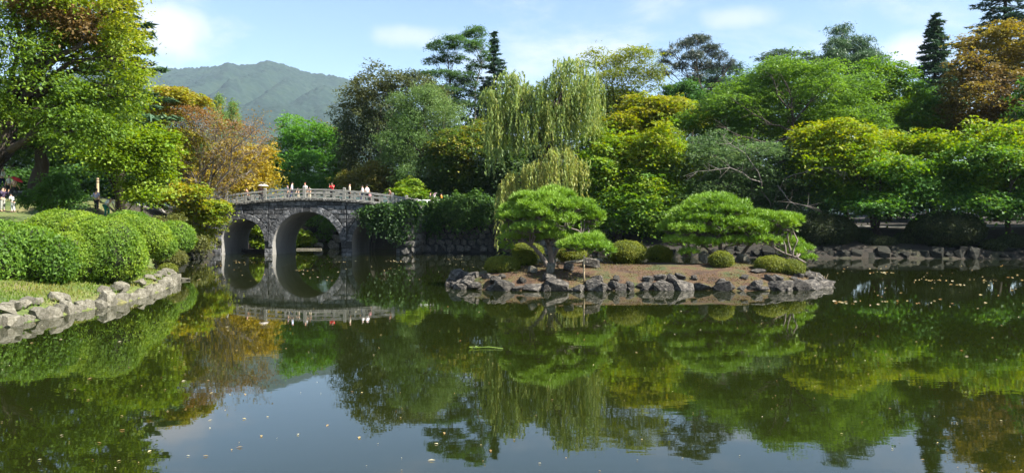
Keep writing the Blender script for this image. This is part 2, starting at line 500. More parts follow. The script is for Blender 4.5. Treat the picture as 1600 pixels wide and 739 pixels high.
def zi(x, y):
    d = -sdf(ISLE, x, y)
    return np.interp(d, [-3, -0.6, 0, 0.5, 1.5, 3.2, 5], [-1.5, -0.7, 0.06, 0.4, 0.66, 0.98, 1.05]) + 0.07 * wob(x, y, 1.3, 9) * np.clip(d, 0, 1)


def zi1(x, y):
    return float(zi(np.array([x]), np.array([y]))[0])


island = tag(link('island', grid_mesh('island', np.arange(-5.4, 18.4, 0.3), np.arange(33.4, 47.6, 0.3), zi, M['soil'])), kind='structure')
wv = np.array([(-120, -12, 0), (120, -12, 0), (120, 130, 0), (-120, 130, 0)], float)
water = tag(link('pond_water', np_mesh('pond_water', wv, [np.array([[0, 1, 2, 3]])], M['water'])), kind='structure')


def strip_mesh(name, pts, half, lift, mat):
    """A path laid on the ground along a polyline."""
    P = []
    for a, b in zip(pts[:-1], pts[1:]):
        n = max(2, int(np.hypot(b[0] - a[0], b[1] - a[1]) / 0.6))
        for t in np.linspace(0, 1, n, endpoint=False): P.append((a[0] + (b[0] - a[0]) * t, a[1] + (b[1] - a[1]) * t))
    P.append(pts[-1]); P = np.array(P, float)
    T = nrm(np.gradient(P, axis=0)); S = np.stack([T[:, 1], -T[:, 0]], 1)
    cols = np.linspace(-half, half, 9)
    Q = P[:, None, :] + S[:, None, :] * cols[None, :, None]
    Z = gz(Q[..., 0], Q[..., 1]) + lift
    V = np.concatenate([Q, Z[..., None]], -1).reshape(-1, 3)
    i = np.arange(len(V)).reshape(len(P), 9)
    Fc = np.stack([i[:-1, :-1], i[:-1, 1:], i[1:, 1:], i[1:, :-1]], -1).reshape(-1, 4)
    return tag(link(name, np_mesh(name, V, [Fc], mat, smooth=True)), kind='structure')


strip_mesh('path', [(-60, 58), (-46, 62), (-39, 66), (-37, 73), (-36, 82), (-31.8, 83)], 3.2, 0.05, M['path'])
strip_mesh('path', [(-10.6, 90), (-6, 93), (2, 92), (8, 90), (20, 86), (34, 82.5), (48, 81), (70, 76)], 1.6, 0.06, M['path'])


def build_mountain():
    sx = np.array([-700, -150, 60, 150, 250, 300, 340, 358, 376, 400, 417, 440, 462, 490, 503, 550, 580, 640, 720, 850, 1100, 1600, 2300])
    sy = np.array([300, 170, 118, 112, 112, 112, 110, 104, 108, 106, 101, 106, 112, 120, 119.5, 131, 145, 172, 205, 235, 255, 270, 310])
    Y0 = 4000.0
    hx = (sx - 800) / F * Y0
    hz = CAM_H + (352 - sy) / F * Y0
    def zf(X, Y):
        H = np.interp(X * Y0 / np.maximum(Y, 750) , hx, hz)
        t = np.clip((Y - 1600) / (Y0 - 1600), 0, 1)
        back = 1 - 0.6 * sstep(Y0, 5700, Y)
        spur = np.abs(wob(X, Y * 0.35, 0.005, 3)) + 0.5 * np.abs(wob(X, Y * 0.5, 0.0125, 4))
        z = H * (t ** 0.85) * back * (1 - 0.3 * (0.55 - spur) * 4 * t * (1 - t) * (t < 1))
        # tree crowns: rounded bumps on a jittered lattice
        cell = 17.0
        gi, gj = np.floor(X / cell), np.floor(Y / cell)
        best = np.full(X.shape, 9e9); hh = np.zeros(X.shape)
        for a in (-1, 0, 1):
            for b in (-1, 0, 1):
                I, J = gi + a, gj + b
                h1 = np.modf(np.abs(np.sin(I * 127.1 + J * 311.7) * 43758.5))[0]
                h2 = np.modf(np.abs(np.sin(I * 269.5 + J * 183.3) * 43758.5))[0]
                d2 = (X - (I + h1) * cell) ** 2 + (Y - (J + h2) * cell) ** 2
                k = d2 < best
                best = np.where(k, d2, best); hh = np.where(k, 0.6 + 0.8 * h1, hh)
        z += (np.sqrt(np.maximum(0, 1 - best / 210)) * 17 * hh + 5 * wob(X, Y, 0.02, 8)) * sstep(0.02, 0.15, t)
        return z - 1.0
    X1 = np.concatenate([np.linspace(-5800, -2350, 24, endpoint=False), np.arange(-2350, -560, 7.6), np.linspace(-560, 5800, 60)])
    Y1 = np.concatenate([np.linspace(1590, 2250, 40, endpoint=False), np.arange(2250, 4120, 10.5), np.linspace(4130, 5800, 16)])
    return tag(link('mountain', grid_mesh('mountain', X1, Y1, zf, M['forest'])), kind='structure')


build_mountain()

# ------------------------------------------------------------------ foliage
def leaf_arrays(C, Nn, D, Ln, Wd, cols, tri=False):
    D = nrm(D - (D * Nn).sum(1, keepdims=True) * Nn)
    S = np.cross(Nn, D)
    Ln = Ln[:, None]; Wd = Wd[:, None]
    n = len(C)
    if tri:                             # far away a leaf spray is one pointed face
        V = np.stack([C - D * Ln * 0.45 - S * Wd * 0.62, C - D * Ln * 0.3 + S * Wd * 0.62, C + D * Ln * 0.6], 1)
        return V.reshape(-1, 3), np.arange(3 * n).reshape(n, 3), np.repeat(cols, 3, axis=0)
    V = np.empty((n, 4, 3))
    V[:, 0] = C - D * Ln * 0.5
    V[:, 1] = C + S * Wd * 0.5 + Nn * Wd * 0.12 - D * Ln * 0.06
    V[:, 2] = C + D * Ln * 0.5 - Nn * Ln * 0.06
    V[:, 3] = C - S * Wd * 0.5 + Nn * Wd * 0.12 - D * Ln * 0.06
    return V.reshape(-1, 3), np.arange(4 * n).reshape(n, 4), np.repeat(cols, 4, axis=0)


LEAF_GAIN = 1.5


def palette(pal, v):
    pal = np.asarray(pal, float)
    x = np.clip(v, 0, 1) * (len(pal) - 1)
    i = np.minimum(x.astype(int), len(pal) - 2)
    t = (x - i)[:, None]
    return (pal[i] * (1 - t) + pal[i + 1] * t) * LEAF_GAIN


def wob3(Pn, s, r):
    o = 0
    for k in range(6):
        d = r.normal(size=3); d /= np.linalg.norm(d)
        o = o + np.sin((Pn @ d) * s * r.uniform(0.6, 2.0) + r.uniform(0, 6.28))
    return o / 6


def rand_dir(r, n):
    return nrm(r.normal(size=(n, 3)))


def sublobes(lobes, m, r, size=(0.38, 0.6), up=0.25):
    out = []
    for (c, rad) in lobes:
        out.append((c, rad * 0.9))
        for _ in range(m):
            u = r.normal(size=3); u[2] += up; u /= np.linalg.norm(u)
            k = r.uniform(*size)
            out.append((c + u * rad * r.uniform(0.7, 1.2), rad * k * np.array((1, 1, r.uniform(0.75, 1.1)))))
    return out


def crown_arrays(lobes, r, n=1500, k=14, cr=0.6, leaf=0.2, asp=0.5, flat=0.5, upw=0.6, droop=0.15, pal=None, pscale=0.35, zbias=0.15, shell=0.55, spread=0.55, sub=6, bottom=0.45, prand=0.4, lrand=0.2, tri=False, ragged=0.22):
    sl = sublobes(lobes, sub, r, size=(0.25, 0.6))
    C = np.array([l[0] for l in sl]); RR = np.array([l[1] for l in sl])
    w = RR[:, 0] * RR[:, 2] + RR[:, 0] * RR[:, 1]
    idx = r.choice(len(sl), size=int(n * 1.5), p=w / w.sum())
    u = rand_dir(r, len(idx))
    keep = ~((u[:, 2] < -0.25) & (r.random(len(idx)) > bottom))
    idx, u = idx[keep], u[keep]
    t = shell + (1.04 - shell) * np.sqrt(r.random(len(idx)))
    t = t + np.where(r.random(len(idx)) < 0.3, np.minimum(r.exponential(ragged * 2.2 * cr, len(idx)), 1.3 * cr) / RR[idx].mean(1), 0)
    Pc = C[idx] + u * t[:, None] * RR[idx]
    deep = np.zeros(len(Pc), bool)
    for c, q in zip(C, RR):
        deep |= (((Pc - c) / q) ** 2).sum(1) < 0.3
    deep &= r.random(len(Pc)) > 0.12
    Pc, u, idx = Pc[~deep][:n], u[~deep][:n], idx[~deep][:n]
    nc = len(Pc)
    cn = nrm(u * (1 - upw) + np.array((0, 0, upw)) + r.normal(size=(nc, 3)) * 0.22)
    size = cr * r.uniform(0.6, 1.3, nc)
    rep = np.repeat(np.arange(nc), k)
    off = r.normal(size=(nc * k, 3)) * 0.55
    cnr = cn[rep]
    off -= cnr * (off * cnr).sum(1, keepdims=True) * (1 - (1 - flat) * 0.9)
    rad2 = (off ** 2).sum(1)
    pos = Pc[rep] + off * size[rep][:, None]
    pos[:, 2] -= droop * rad2 * size[rep]
    ln = nrm(cnr + r.normal(size=(nc * k, 3)) * spread)
    dd = nrm(off + r.normal(size=(nc * k, 3)) * 0.5 + np.array((0, 0, -0.35)))
    L = leaf * r.uniform(0.7, 1.3, nc * k)
    zmin, zmax = Pc[:, 2].min(), Pc[:, 2].max()
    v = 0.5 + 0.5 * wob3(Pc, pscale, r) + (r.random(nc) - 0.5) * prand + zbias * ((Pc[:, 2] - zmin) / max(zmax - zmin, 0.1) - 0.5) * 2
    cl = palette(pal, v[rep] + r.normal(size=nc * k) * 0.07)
    cl = cl * r.uniform(1 - lrand, 1 + lrand, (nc * k, 1))
    return leaf_arrays(pos, ln, dd, L, L * asp, cl, tri), Pc


def join_arrays(parts):
    Vs, Fs, Cs, k = [], [], [], 0
    for V, Fc, Cc in parts:
        Vs.append(V); Fs.append(Fc + k); Cs.append(Cc); k += len(V)
    return np.concatenate(Vs), np.concatenate(Fs), np.concatenate(Cs)


TOTAL = [0]
def crown_mesh(parts, mat, name='crown'):
    V, Fc, Cc = join_arrays(parts)
    TOTAL[0] += len(Fc) * (Fc.shape[1] - 2)
    return np_mesh(name, V, [Fc], mat, cols=Cc)


def lobes_at(spec, Y, r, dj=0.5):
    out = []
    for s in spec:
        px, py, rx, ry = s[:4]
        dY = s[4] if len(s) > 4 else r.uniform(-dj, dj) * rx * Y / F * 1.4
        out.append((PX(px, py, Y + dY), np.array((rx, rx * 0.9, ry)) * Y / F))
    return out


def bend(a, b, r, lift=0.12, n=5, jit=0.06):
    a, b = np.asarray(a, float), np.asarray(b, float)
    Ln = np.linalg.norm(b - a)
    pts = []
    for t in np.linspace(0, 1, n):
        p = a + (b - a) * t + np.array((0, 0, 1)) * lift * Ln * math.sin(math.pi * t)
        if 0 < t < 1: p = p + r.normal(size=3) * jit * Ln * 0.5
        pts.append(p)
    return pts


def wood(base, lobes, r, tr, mat, twigs=4, stems=1, fork=0.35, lift=0.1, limb=0.42, spread=0.0, tw_r=0.03, buttress=1.35):
    mb = MB()
    cs = np.array([l[0] for l in lobes])
    top = cs.mean(0); top[2] = np.quantile(cs[:, 2], 0.75)
    base = np.asarray(base, float)
    trunks = []
    for s in range(stems):
        b0 = base + (r.normal(size=3) * np.array((1, 1, 0)) * tr * 1.2 if stems > 1 else 0)
        e = top + (r.normal(size=3) * np.array((1, 1, 0.3)) * spread if stems > 1 else 0)
        pts = bend(b0, e, r, 0.0, 8, 0.05)
        pts[0] = pts[0] - np.array((0, 0, 0.3))
        rad = [tr * buttress] + [tr * (1 - 0.8 * t) for t in np.linspace(0.08, 1, 7)]
        mb.tube(pts, rad, 8)
        trunks.append((pts, rad))
    for (c, q) in lobes:
        pts, rad = trunks[r.integers(len(trunks))]
        h = np.array([p[2] for p in pts])
        target = h[0] + (c[2] - h[0]) * r.uniform(fork, max(0.78, fork + 0.1))
        i = int(np.clip(np.searchsorted(h, target), 1, len(pts) - 2))
        lr = max(min(rad[i] * 0.75, tr * limb), 0.03)
        bp = bend(pts[i], c, r, lift, 6, 0.09)
        mb.tube(bp, [lr * (1 - 0.72 * t) for t in np.linspace(0, 1, 6)], 6, cap=False)
        for _ in range(twigs):
            u = r.normal(size=3); u[2] = abs(u[2]) * 0.7; u /= np.linalg.norm(u)
            s0 = bp[r.integers(3, 6)]
            mb.tube(bend(s0, c + u * q * r.uniform(0.7, 1.0), r, 0.08, 4, 0.1), [max(lr * 0.3, tw_r), tw_r, tw_r * 0.7, tw_r * 0.3], 4, cap=False)
    return mb.mesh('trunk', mat, smooth=True)


def tree(name, label, Y, base, groups, tr=0.3, bark='bark', seed=0, group=None, cat='tree', base_y=None, mat='leaf', extra=(), **wk):
    """groups: list of (lobe spec, crown settings). base = photo x of the foot of the trunk."""
    r = rng(seed)
    by = base_y or Y
    bx = (base - 800) / F * by
    bz = g1(bx, by)
    root = empty(name, (bx, by, bz), label, cat, group)
    parts, allb = [], []
    for spec, kw in groups:
        lb = lobes_at(spec, Y, r)
        allb += lb
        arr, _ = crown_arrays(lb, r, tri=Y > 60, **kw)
        parts.append(arr)
    off = np.array((bx, by, bz))
    parts = [(V - off, Fc, Cc) for V, Fc, Cc in parts]
    link('crown', crown_mesh(parts, M[mat]), root)
    if tr:
        lw = [(c - off, q) for c, q in allb]
        tm = wood((0, 0, 0), lw, r, tr, M[bark], **wk)
        if extra:
            bm = bmesh.new(); bm.from_mesh(tm)
            mb = MB()
            for path, ra, rb in extra:
                pts = [PX(a, b, Yb) - off for a, b, Yb in path]
                q = [pts[0]]
                for u0, u1 in zip(pts[:-1], pts[1:]): q += [u0 * 0.66 + u1 * 0.34 + r.normal(size=3) * 0.1, u0 * 0.34 + u1 * 0.66 + r.normal(size=3) * 0.1, u1]
                mb.tube(q, list(np.linspace(ra, rb, len(q))), 6, cap=False)
                for k in range(len(q) // 2, len(q)):
                    for _ in range(3):
                        d = nrm(q[k] - q[k - 1] + r.normal(size=3) * 0.7)
                        mb.tube([q[k], q[k] + d * r.uniform(0.5, 0.9), q[k] + d * r.uniform(1.2, 2.0) + r.normal(size=3) * 0.15], [rb, rb * 0.7, rb * 0.25], 4, cap=False)
            t2 = mb.mesh('limbs', M[bark], True); bm.from_mesh(t2); bm.to_mesh(tm); bm.free(); bpy.data.meshes.remove(t2)
            tm.polygons.foreach_set('use_smooth', [True] * len(tm.polygons))
        link('trunk', tm, root)
    return root


# leaf colours (albedo)
LIME = (0.115, 0.175, 0.016); FRESH = (0.075, 0.15, 0.02); MID = (0.045, 0.095, 0.018); DEEP = (0.022, 0.05, 0.014); OLIVE = (0.075, 0.08, 0.02)
YEL = (0.21, 0.175, 0.016); GOLD = (0.28, 0.165, 0.018); RUST = (0.19, 0.08, 0.026); BROWN = (0.12, 0.065, 0.028); PALE = (0.11, 0.15, 0.05); GREYG = (0.065, 0.095, 0.045); DUSK = (0.03, 0.05, 0.022)
BLUEG = (0.028, 0.055, 0.036)

BROAD = dict(k=14, cr=0.75, leaf=0.26, asp=0.6, flat=0.6, upw=0.65, droop=0.2, spread=0.5)
def kw(base, **o):
    d = dict(base); d.update(o); return d
MAPLE = kw(BROAD, k=22, cr=0.95, leaf=0.235, asp=0.8, flat=0.94, upw=0.88, droop=0.4, spread=0.4, bottom=0.75, shell=0.4, ragged=0.3, prand=0.6)
AIRY = kw(BROAD, k=22, cr=1.0, leaf=0.25, asp=0.5, flat=0.85, upw=0.9, droop=0.22, spread=0.4, shell=0.35)
SOFT = kw(BROAD, k=18, cr=0.7, leaf=0.25, asp=0.3, flat=0.3, upw=0.4, droop=0.5, spread=0.7)
PADS = kw(BROAD, k=18, cr=0.55, leaf=0.3, asp=0.3, flat=0.7, upw=0.85, droop=0.1, spread=0.5, sub=5)


def tufts(lobes, r, n, needles=12, length=0.14, width=0.02, upper=0.0, pal=None, cone=0.9, up=0.5, shell=0.8):
    """Needle tufts over flattened pads."""
    C = np.array([l[0] for l in lobes]); RR = np.array([l[1] for l in lobes])
    w = RR[:, 0] * RR[:, 1]
    idx = r.choice(len(lobes), size=n, p=w / w.sum())
    u = rand_dir(r, n)
    fl = r.random(n) < 0.85
    u[:, 2] = np.where((u[:, 2] < upper) & fl, np.abs(u[:, 2]) * 0.9 + upper, u[:, 2])
    t = shell + (1.03 - shell) * np.sqrt(r.random(n))
    Pc = C[idx] + nrm(u) * t[:, None] * RR[idx]
    ax = nrm(nrm(u * (1 / RR[idx])) * (1 - up) + np.array((0, 0, up)) + r.normal(size=(n, 3)) * 0.25)
    rep = np.repeat(np.arange(n), needles)
    nd = nrm(ax[rep] + rand_dir(r, n * needles) * cone)
    L = length * r.uniform(0.7, 1.25, n * needles)
    S = nrm(np.cross(nd, rand_dir(r, n * needles)))
    b = Pc[rep]
    V = np.stack([b - S * width * 0.5, b + S * width * 0.5, b + nd * L[:, None]], 1).reshape(-1, 3)
    v = 0.5 + 0.4 * wob3(Pc, 1.5, r) + (r.random(n) - 0.5) * 0.4
    cl = palette(pal, v[rep]) * r.uniform(0.8, 1.2, (n * needles, 1))
    return V, np.arange(len(V)).reshape(-1, 3), np.repeat(cl, 3, axis=0)


def conifer(name, label, Y, px, top, bot, rad_px, seed, pal, tiers=14, per=6, leafn=26, group=None, droop=0.12, width=0.35, gap=0.0, up_tip=0.1):
    """A trunk with whorls of boughs carrying flat sprays of needles."""
    r = rng(seed)
    P0 = PX(px, top, Y)
    bx = P0[0]; bz = g1(bx, Y)
    H = P0[2] - bz
    zb = PX(px, bot, Y)[2] - bz
    Rm = rad_px * Y / F
    root = empty(name, (bx, Y, bz), label, 'tree', group)
    mb = MB()
    mb.tube([(0, 0, -0.3), (0.05, 0, H * 0.3), (-0.04, 0.03, H * 0.65), (0, 0, H)], [H * 0.02, H * 0.016, H * 0.01, 0.03], 8)
    Cs, Ns, Ds, Ls, cols = [], [], [], [], []
    for t in np.linspace(0, 1, tiers):
        z = H - (H - zb) * t ** 0.95
        Lb = Rm * (0.10 + 0.9 * t ** 0.8) * r.uniform(0.75, 1.15)
        a0 = r.uniform(0, 6.28)
        for j in range(per):
            if r.random() < gap: continue
            a = a0 + 6.283 * j / per + r.uniform(-0.3, 0.3)
            L1 = Lb * r.uniform(0.55, 1.2)
            z1_ = z + r.uniform(-0.6, 0.6) * (H - zb) / tiers
            dr = np.array((math.cos(a), math.sin(a), 0))
            pts = [np.array((0, 0, z1_)) + dr * L1 * s + np.array((0, 0, -droop * L1 * s + up_tip * L1 * s * s)) for s in (0, 0.35, 0.7, 1.0)]
            mb.tube(pts, [0.05 + 0.012 * L1, 0.05, 0.03, 0.012], 4, cap=False)
            m = int(leafn * (0.4 + L1 / max(Rm, 0.1)))
            s = np.sqrt(r.random(m)) * 1.03
            side = r.uniform(-1, 1, m)
            base = np.array((0, 0, z1_)) + dr * (L1 * s)[:, None]
            base[:, 2] += -droop * L1 * s + up_tip * L1 * s * s + r.normal(size=m) * 0.06
            sd = np.array((-dr[1], dr[0], 0))
            base = base + sd * (side * width * L1 * (1.15 - s))[:, None]
            Cs.append(base)
            Ns.append(nrm(np.array((0, 0, 1.0)) + r.normal(size=(m, 3)) * 0.45))
            Ds.append(nrm(dr + sd * np.sign(side)[:, None] * 0.7 + r.normal(size=(m, 3)) * 0.25))
            Ls.append(r.uniform(0.5, 0.95, m))
            cols.append(palette(pal, r.uniform(0, 1) * 0.6 + r.random(m) * 0.4))
    C, Nn, D, L, cl = (np.concatenate(a) for a in (Cs, Ns, Ds, Ls, cols))
    link('crown', crown_mesh([leaf_arrays(C, Nn, D, L, L * 0.32, cl, True)], M['needle']), root)
    link('trunk', mb.mesh('trunk', M['bark'], True), root)
    return root


# ------------------------------------------------------------------ rocks
def rock_mesh(name, seed, mat, n=20, boxy=0.6):
    r = rng(seed)
    bm = bmesh.new()
    for _ in range(n):
        p = r.normal(size=3); p /= np.linalg.norm(p)
        p = np.sign(p) * np.abs(p) ** boxy
        p = p / max(1.0, np.linalg.norm(p) * 0.85) * r.uniform(0.85, 1.08)
        bm.verts.new(p)
    h = bmesh.ops.convex_hull(bm, input=bm.verts)
    bmesh.ops.delete(bm, geom=list({g for g in h['geom_interior'] if isinstance(g, bmesh.types.BMVert)}), context='VERTS')
    me = bpy.data.meshes.new(name)
    bm.to_mesh(me); bm.free()
    me.materials.append(mat)
    return me


ROCKS = [rock_mesh('rock', 100 + i, M['rock'], 18 + i % 5) for i in range(12)]
EDGES = [rock_mesh('edging_stone', 200 + i, M['edge'], 20 + i % 5, 0.75) for i in range(10)]
RUBBLE = [rock_mesh('stone', 300 + i, M['wallrock'], 16 + i % 4, 0.55) for i in range(10)]


def put(me, name, loc, scale, rot, parent=None):
    o = link(name, me, parent, tuple(float(v) for v in loc))
    o.scale = tuple(float(v) for v in scale)
    o.rotation_euler = tuple(float(v) for v in rot)
    return o


def walk(poly, closed, a, b):
    """Points along a polyline between the two vertex numbers, as (point, tangent) by length."""
    pts = [poly[i % len(poly)] for i in range(a, b + 1)]
    return np.array(pts, float)


def along(pts, s):
    seg = np.linalg.norm(np.diff(pts, axis=0), axis=1); cum = np.concatenate([[0], np.cumsum(seg)])
    s = min(max(s, 0), cum[-1] - 1e-6)
    i = int(np.searchsorted(cum, s, side='right') - 1)
    t = (s - cum[i]) / seg[i]
    d = (pts[i + 1] - pts[i]) / seg[i]
    return pts[i] + (pts[i + 1] - pts[i]) * t, d, cum[-1]


def rock_line(pts, meshes, name, parent, step, size, seed, zc=0.0, inset=0.1, tall=(0.6, 1.0)):
    r = rng(seed); s = 0.0
    total = along(pts, 0)[2]
    while s < total:
        w = r.uniform(*step)
        p, d, _ = along(pts, s + w / 2)
        nn = np.array((-d[1], d[0]))
        p = p + nn * (inset + r.uniform(-0.12, 0.12))
        hgt = w * 0.5 * r.uniform(*tall) * size
        put(meshes[r.integers(len(meshes))], name, (p[0], p[1], zc + hgt * 0.45), (w * 0.56 * size, w * 0.5 * size * r.uniform(0.8, 1.2), hgt),
            (r.uniform(-0.25, 0.25), r.uniform(-0.25, 0.25), math.atan2(d[1], d[0]) + r.uniform(-0.4, 0.4)), parent)
        s += w * r.uniform(0.82, 1.0)


# island shore: the front rocks larger and close together, the back ones looser
rock_line(walk(ISLE, True, 0, 9), ROCKS, 'rock', island, (0.3, 1.2), 1.0, 1, inset=0.15, tall=(0.38, 0.78))
rock_line(walk(ISLE, True, 9, 15), ROCKS, 'rock', island, (0.8, 1.3), 1.0, 2, inset=0.15)
r_ = rng(77)
for k in range(60):           # smaller stones wedged between and behind them
    s = r_.uniform(0, 23)
    p, d, _ = along(walk(ISLE, True, 0, 9), s)
    nn = np.array((-d[1], d[0])); p = p + nn * r_.uniform(-0.2, 0.9)
    w = r_.uniform(0.14, 0.3)
    put(ROCKS[r_.integers(12)], 'rock', (p[0], p[1], max(zi1(*p), 0.0) + w * 0.25), (w * 1.3, w, w * 0.8), r_.uniform(-0.4, 0.4, 3) + np.array((0, 0, r_.uniform(0, 6))), island)
# left bank edging, and the dark shore rocks of the far bank
rock_line(np.array([(-14.4, 12), (-14.8, 17), (-15.0, 23), (-15.05, 30.2), (-15.95, 35.0), (-17.2, 39.5), (-18.2, 42.4), (-20.2, 45)])[:, :], EDGES, 'edging_stone', ground, (0.3, 0.66), 1.0, 3, inset=0.12, zc=-0.04, tall=(0.8, 1.45))
for k in range(34):
    s = r_.uniform(5, 33)
    pl = np.array([(-14.4, 12), (-14.8, 17), (-15.0, 23), (-15.05, 30.2), (-15.95, 35.0), (-17.2, 39.5), (-18.2, 42.4)])
    p, d, _ = along(pl, s); p = p + np.array((-d[1], d[0])) * r_.uniform(0.45, 0.75)
    w = r_.uniform(0.15, 0.3)
    put(EDGES[r_.integers(10)], 'edging_stone', (p[0], p[1], g1(*p) + w * 0.2), (w * 1.3, w, w * 0.7), r_.uniform(-0.3, 0.3, 3) + np.array((0, 0, r_.uniform(0, 6))), ground)
M['shore'] = mat_noise('shade-darkened shore rock', [(0.006, 0.007, 0.004), (0.014, 0.014, 0.009), (0.032, 0.029, 0.022)], 2.4, 0.9, 0.9, pos=[0.3, 0.5, 0.75], obj_var=0.3, dist=0.06, bump_scale=6)  # the bank's shade is painted into these dark rock tones
SHORE = [rock_mesh('shore_rock', 500 + i, M['shore'], 16 + i % 4, 0.6) for i in range(8)]
rock_line(np.array([(1.6, 79.7), (6, 76.7), (15, 73.7), (25, 71.7), (36, 70.2), (46, 68.7), (56, 66.6)])[:, :], SHORE, 'shore_rock', ground, (0.6, 1.4), 1.0, 4, inset=0.25, tall=(0.7, 1.2))
rock_line(np.array([(20, 73.2), (25, 72.3), (36, 70.9), (46, 69.4), (54, 67.6)]), SHORE, 'shore_rock', ground, (0.6, 1.2), 1.0, 5, zc=0.5, inset=0.35, tall=(0.5, 0.9))
rock_line(np.array([(-20.3, 45.2), (-24, 54), (-27.4, 64), (-29.5, 72), (-30.2, 77.2)]), SHORE, 'shore_rock', ground, (0.7, 1.4), 1.0, 6, inset=0.1)
for (px, py, Y, w) in ((500, 372, 99, 0.8), (512, 362, 100.5, 1.0), (525, 347, 101.5, 0.9), (508, 344, 102, 0.7), (528, 374, 98.5, 0.9), (490, 350, 101.5, 0.8), (520, 383, 98, 0.8), (538, 360, 99.5, 1.0), (498, 384, 97.6, 0.6)):
    p = PX(px, py, Y)
    put(EDGES[r_.integers(10)], 'shore_rock', p, (w * 1.1, w * 0.8, w * 0.7), r_.uniform(-0.5, 0.5, 3), ground)

# boulders and slabs lying on the island: things one could lift away
def boulder(name, label, px, py, Y, w, d, h, seed, cat='boulder', mat='rock', sink=0.3):
    p = PX(px, py, Y)
    me = rock_mesh(name, seed, M[mat], 24, 0.55)
    z = zi1(p[0], Y)
    o = put(me, name, (p[0], Y, z + h * (1 - sink)), (w, d, h), (0.1, -0.12, seed * 0.7))
    return tag(o, label, cat)


boulder('boulder', 'smooth pale grey boulder at the foot of the leaning pine trunk', 860, 428, 37.0, 0.28, 0.26, 0.3, 11, mat='edge')
boulder('boulder', 'small pale wedge of stone lying left of the smooth boulder on the soil', 832, 432, 37.2, 0.24, 0.2, 0.2, 12, mat='edge')
boulder('boulder', 'long low grey boulder behind the wooden prop of the pine', 924, 424, 38.4, 0.5, 0.3, 0.26, 13, mat='rock')
boulder('boulder', 'dark squat boulder between the smooth boulder and the wooden prop', 889, 428, 37.6, 0.3, 0.25, 0.2, 14)
boulder('boulder', 'tall tan boulder half hidden under the wide pine beside the square bush', 1099, 408, 40.2, 0.33, 0.28, 0.4, 15, mat='edge')
boulder('boulder', 'flat topped grey boulder between the square bush and the low spreading bush', 1160, 410, 40.4, 0.4, 0.3, 0.3, 16, mat='edge')
p = PX(288, 437, 42.4)
tag(put(rock_mesh('boulder', 33, M['edge'], 22, 0.6), 'boulder', (p[0], 42.4, 0.04), (0.36, 0.25, 0.12), (0, 0, 0.3)), 'pale flat stone lying in the water off the tip of the left bank', 'boulder')
boulder('stepping_slab', 'broad flat stone slab lying behind the pine trunk on the ridge', 895, 411, 40.4, 0.75, 0.4, 0.1, 17, 'stone slab', 'edge', 0.4)
boulder('stepping_slab', 'narrow flat stone slab between the wooden prop and the large dome bush', 925, 408, 40.9, 0.6, 0.35, 0.1, 18, 'stone slab', 'edge', 0.4)
boulder('stepping_slab', 'low mossy slab in front of the low spreading bush under the wide pine', 1185, 430, 37.6, 0.55, 0.3, 0.1, 19, 'stone slab', 'rock', 0.4)

# ------------------------------------------------------------------ the bridge
BU0, BU1, BV = -10.9, 10.4, 6.5
ARCHES = [(-6.75, 2.28, 1.35), (0.0, 3.62, 0.75), (7.0, 2.28, 1.35)]     # centre, radius, springing
RING = 0.55
bridge = empty('stone_bridge', (-20.95, 79.0, 0), 'grey stone footbridge with three round arches and a stone railing across the pond', 'bridge', rz=R(-5))


def zdeck(u):
    return 5.48 - 0.0085 * u * u


def arch_outline(c, rad, zs, n=20):
    pts = [(c - rad, -1.2)]
    pts += [(c + rad * math.cos(t), zs + rad * math.sin(t)) for t in np.linspace(math.pi, 0, n)]
    pts += [(c + rad, -1.2)]
    return pts


